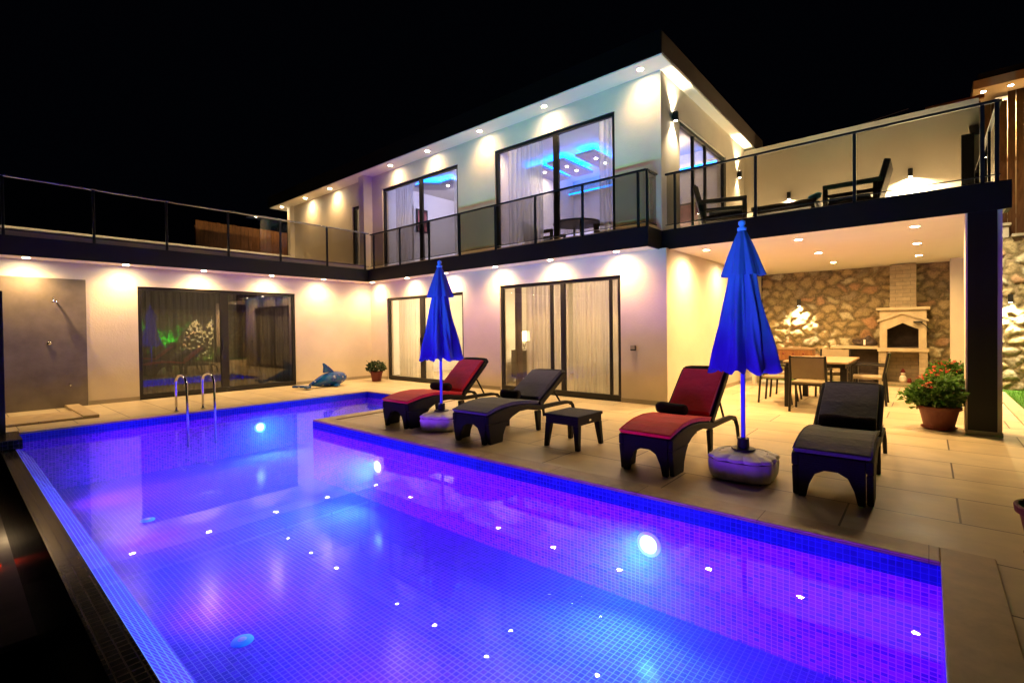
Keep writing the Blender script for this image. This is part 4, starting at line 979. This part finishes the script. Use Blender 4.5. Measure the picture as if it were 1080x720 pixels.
# ------------------------------------------------------------------ plants
def leaves(center, rad, n, size, seed, m='leaf', flat=.8):
    rr = random.Random(seed); b = MB()
    for i in range(n):
        while True:
            p = Vector((rr.uniform(-1, 1), rr.uniform(-1, 1), rr.uniform(-1, 1)))
            if p.length < 1 and p.length > .25 + rr.random() * .3: break
        lump = 1 + .22 * math.sin(p.x * 6 + seed) * math.cos(p.y * 5 + p.z * 4)
        c = Vector(center) + Vector((p.x * rad[0], p.y * rad[1], p.z * rad[2])) * lump
        d = Vector((p.x + rr.uniform(-.6, .6), p.y + rr.uniform(-.6, .6), rr.uniform(-.2, .7))).normalized()
        s = size * rr.uniform(.6, 1.3); w = d.cross(Vector((rr.uniform(-1, 1), rr.uniform(-1, 1), rr.uniform(-1, 1)))).normalized() * s * .42
        up = d.cross(w).normalized() * s * .12
        b.add([c, c + d * s * .5 + w + up, c + d * s - up, c + d * s * .5 - w + up], [(0, 1, 2, 3)])
    return b
def flowers(center, rad, n, size, seed):
    rr = random.Random(seed); b = MB()
    for i in range(n):
        p = Vector((rr.uniform(-1, 1), rr.uniform(-1, 1), rr.uniform(.1, 1))).normalized()
        c = Vector(center) + Vector((p.x * rad[0], p.y * rad[1], p.z * rad[2])) * rr.uniform(.9, 1.1)
        for k in range(14):
            q = c + Vector((rr.gauss(0, 1), rr.gauss(0, 1), rr.gauss(0, .8))) * size * .4
            a = rr.uniform(0, 3); u = Vector((math.cos(a), math.sin(a), rr.uniform(-.5, .5))) * size * .28; v = u.cross(Vector((rr.random(), rr.random(), 1))).normalized() * size * .28
            b.add([q - u, q + v, q + u, q - v], [(0, 1, 2, 3)])
    return b
def pot(root, r0, r1, h, m, rim=True, saucer=True):
    MB().lathe([(r0 * .98, .0 if not saucer else .012), (r0, .02), (r1 * .97, h * .84), (r1 * 1.08, h * .85), (r1 * 1.1, h * .97), (r1 * 1.08, h), (r1 * .98, h), (r1 * .94, h * .86), (.01, h * .86)], n=40).build('pot', m, root, smooth=False, bevel=.003)
    MB().lathe([(r1 * .93, h * .865), (r1 * .5, h * .9), (.001, h * .89)], n=24, cap=False).build('soil', 'soil', root, smooth=True)
    if saucer: MB().lathe([(r0 * 1.0, 0), (r0 * 1.22, .03), (r0 * 1.2, .035), (r0 * 1.0, .01)], n=36).build('saucer', m, root)
o = empty('potted_geranium', (.10, 8.30, 0), 'bushy geranium in a wide terracotta pot beside the black column', 'potted plant')
pot(o, .15, .205, .30, 'terracotta'); leaves((.02, 0, .47), (.27, .24, .21), 800, .07, 1).build('foliage', 'leaf', o)
leaves((-.12, -.04, .40), (.24, .2, .15), 420, .065, 12).build('foliage', 'leaf', o)
flowers((0, 0, .47), (.26, .24, .24), 7, .07, 4).build('blossoms', 'pink', o); flowers((-.05, -.05, .42), (.24, .22, .17), 26, .02, 5).build('small_blossoms', 'whitefl', o)
o = empty('potted_geranium', (.33, 11.6, 0), 'pink flowering geranium in a cream pot farther back between the columns', 'potted plant')
pot(o, .12, .15, .24, 'whitepot', saucer=False); leaves((-.05, 0, .44), (.28, .26, .22), 1000, .075, 2).build('foliage', 'leaf', o); flowers((-.05, 0, .45), (.27, .26, .24), 14, .06, 6).build('blossoms', 'pink', o)
o = empty('potted_plant', (-11.3, 7.55, 0), 'dark leafy plant in a small red pot in the corner beside the patio door', 'potted plant')
pot(o, .12, .16, .26, 'redpot', saucer=False); leaves((0, 0, .37), (.25, .22, .15), 420, .07, 3, 'leafdark').build('foliage', 'leafdark', o)
b = MB()
for k in range(5): a = k * 1.3; b.tube([(0, 0, .25), (.12 * math.cos(a), .12 * math.sin(a), .42), (.26 * math.cos(a), .26 * math.sin(a), .46 + .03 * k)], .005, 5)
b.build('stems', 'leafdark', o)
leaves((.30, -.08, .38), (.14, .08, .09), 40, .06, 8, 'leafdark').build('side_shoot', 'leafdark', o)
o = empty('flower_pot', (.56, 4.02, 0), 'empty terracotta flower pot cut by the right edge near the pool coping', 'flower pot')
pot(o, .12, .17, .31, 'terracotta')

# inflatable orca
o = empty('inflatable_whale', (-11.2, 6.02, 0), 'blue inflatable whale pool toy lying by the wall near the dark door', 'pool toy', rz=R(100))
M['orca'] = None
m, nt, out = new_mat('inflatable_print'); M['orca'] = m
bs_ = N(nt, 'ShaderNodeBsdfPrincipled', Roughness=.18); tc = N(nt, 'ShaderNodeTexCoord'); v_ = N(nt, 'ShaderNodeTexVoronoi', Scale=9); n_ = N(nt, 'ShaderNodeTexNoise', Scale=9, Detail=3)
cr = N(nt, 'ShaderNodeValToRGB'); e = cr.color_ramp.elements; e[0].position = .0; e[0].color = (.55, .62, .62, 1); e[1].position = .42; e[1].color = (.0, .045, .26, 1)
q = e.new(.62); q.color = (.008, .09, .24, 1); q = e.new(.20); q.color = (.005, .03, .20, 1)
mixv = N(nt, 'ShaderNodeMath', operation='MULTIPLY'); nt.links.new(v_.outputs['Distance'], mixv.inputs[0]); nt.links.new(n_.outputs['Fac'], mixv.inputs[1]); m3 = N(nt, 'ShaderNodeMath', operation='MULTIPLY'); m3.inputs[1].default_value = 1.6
nt.links.new(mixv.outputs[0], m3.inputs[0]); nt.links.new(tc.outputs['Object'], v_.inputs['Vector']); nt.links.new(tc.outputs['Object'], n_.inputs['Vector'])
nt.links.new(m3.outputs[0], cr.inputs[0]); nt.links.new(cr.outputs[0], bs_.inputs['Base Color']); nt.links.new(bs_.outputs[0], out.inputs[0])
b = MB(); K = 22; vs = []; nn = 20
for i in range(K):   # x: nose at +.45, tail at -.45
    t = i / (K - 1); x = .48 - .86 * t
    r = max(.006, .19 * math.sin(math.pi * min(1, t * .93 + .07)) ** .55 * (1 - .62 * t ** 1.6)); zc = .17 - .05 * t + (.0 if t < .6 else -(t - .6) * .12)
    for j in range(nn):
        a = 2 * math.pi * j / nn; vs.append((x, r * 1.0 * math.cos(a), max(.004, zc + r * .98 * math.sin(a))))
b.add(vs, [(i * nn + j, i * nn + (j + 1) % nn, (i + 1) * nn + (j + 1) % nn, (i + 1) * nn + j) for i in range(K - 1) for j in range(nn)] + [tuple(range(nn))[::-1], tuple(range((K - 1) * nn, K * nn))])
b.build('body', 'orca', o, smooth=True)
MB().prism([(-.04, .30), (.22, .31), (.16, .37), (.08, .44), (-.02, .51), (-.045, .50), (-.03, .43)], 'y', -.018, .018).build('dorsal_fin', 'orca', o, bevel=.014, seg=3)
for s in (-1, 1):
    b = MB().prism([(.22, s * .12), (.10, s * .13), (.0, s * .27), (.06, s * .32), (.16, s * .26)], 'z', .02, .055); b.build('flipper', 'orca', o, bevel=.012, seg=3)
    b = MB().prism([(-.34, 0), (-.36, s * .03), (-.44, s * .17), (-.58, s * .23), (-.55, s * .10), (-.50, 0)], 'z', .03, .075); b.build('fluke', 'orca', o, bevel=.014, seg=3)

o.scale = (1.22, 1.22, 1.15)
# tree lit green on the far side of the lawn (seen mirrored in the dark door)
o = empty('garden_shrub', (4.6, 7.2, -.03), 'shrub lit green by a garden spotlight on the right side of the lawn', 'shrub')
MB().tube([(0, 0, 0), (.03, .02, .5), (0, 0, 1.2), (.05, 0, 1.7)], [.05, .04, .03, .015], 8).build('trunk', 'soil', o)
leaves((0, 0, 1.6), (.55, .6, .75), 1400, .13, 21, 'leaf').build('crown', 'leaf', o)
g = empty('garden_spotlight', (4.1, 7.0, -.03), 'green garden spotlight on the lawn under the shrub', 'garden light')
MB().lathe([(.04, 0), (.04, .1), (.05, .14), (.045, .15)], n=16).build('housing', 'blackp', g)
lamp('SPOT', 'green_beam', (0, 0, .2), 2500, (.05, 1, .18), g, size=.03, spot=75, direction=(.32, .12, 1))
for i, y in enumerate((8.75, 9.5)):
    wall_lamp((5.25, y, 2.15), (-1, 0), f"garden wall lamp on the right side wall, {['nearer','farther'][i]} one", 0, 2500, cone=88, tilt=.45, group=SL)

# ------------------------------------------------------------------ world, camera, render
w = bpy.data.worlds.new('World'); scene.world = w; w.use_nodes = True; nt = w.node_tree
bg = nt.nodes['Background']; bg.inputs[0].default_value = (.35, .45, 1, 1); bg.inputs[1].default_value = .0005
cam = bpy.data.cameras.new('camera'); co = bpy.data.objects.new('camera', cam); COL.objects.link(co); scene.camera = co
f = 512.5; yaw = R(40.6); pitch = R(-.72); roll = R(-.72)
F0 = Vector((-math.sin(yaw), math.cos(yaw), 0)); R0 = Vector((math.cos(yaw), math.sin(yaw), 0)); U0 = Vector((0, 0, 1))
F2 = F0 * math.cos(pitch) + U0 * math.sin(pitch); U2 = U0 * math.cos(pitch) - F0 * math.sin(pitch)
R3 = R0 * math.cos(roll) + U2 * math.sin(roll); U3 = U2 * math.cos(roll) - R0 * math.sin(roll)
mw = Matrix((R3, U3, -F2)).transposed().to_4x4(); mw.translation = (0, 0, 1.35); co.matrix_world = mw
cam.sensor_width = 36; cam.lens = 36 * f / 1080; cam.shift_y = (353.5 - 360) / 1080; cam.clip_end = 500; cam.clip_start = .05
scene.render.resolution_x = 1024; scene.render.resolution_y = 682
scene.view_settings.view_transform = 'Standard'; scene.view_settings.look = 'None'; scene.view_settings.exposure = 1.1; scene.view_settings.gamma = 1
cy = scene.cycles; cy.use_denoising = True; cy.max_bounces = 8; cy.diffuse_bounces = 4; cy.glossy_bounces = 4; cy.transmission_bounces = 4
cy.transparent_max_bounces = 24; cy.sample_clamp_indirect = 3; cy.caustics_reflective = False; cy.caustics_refractive = False; cy.use_light_tree = True
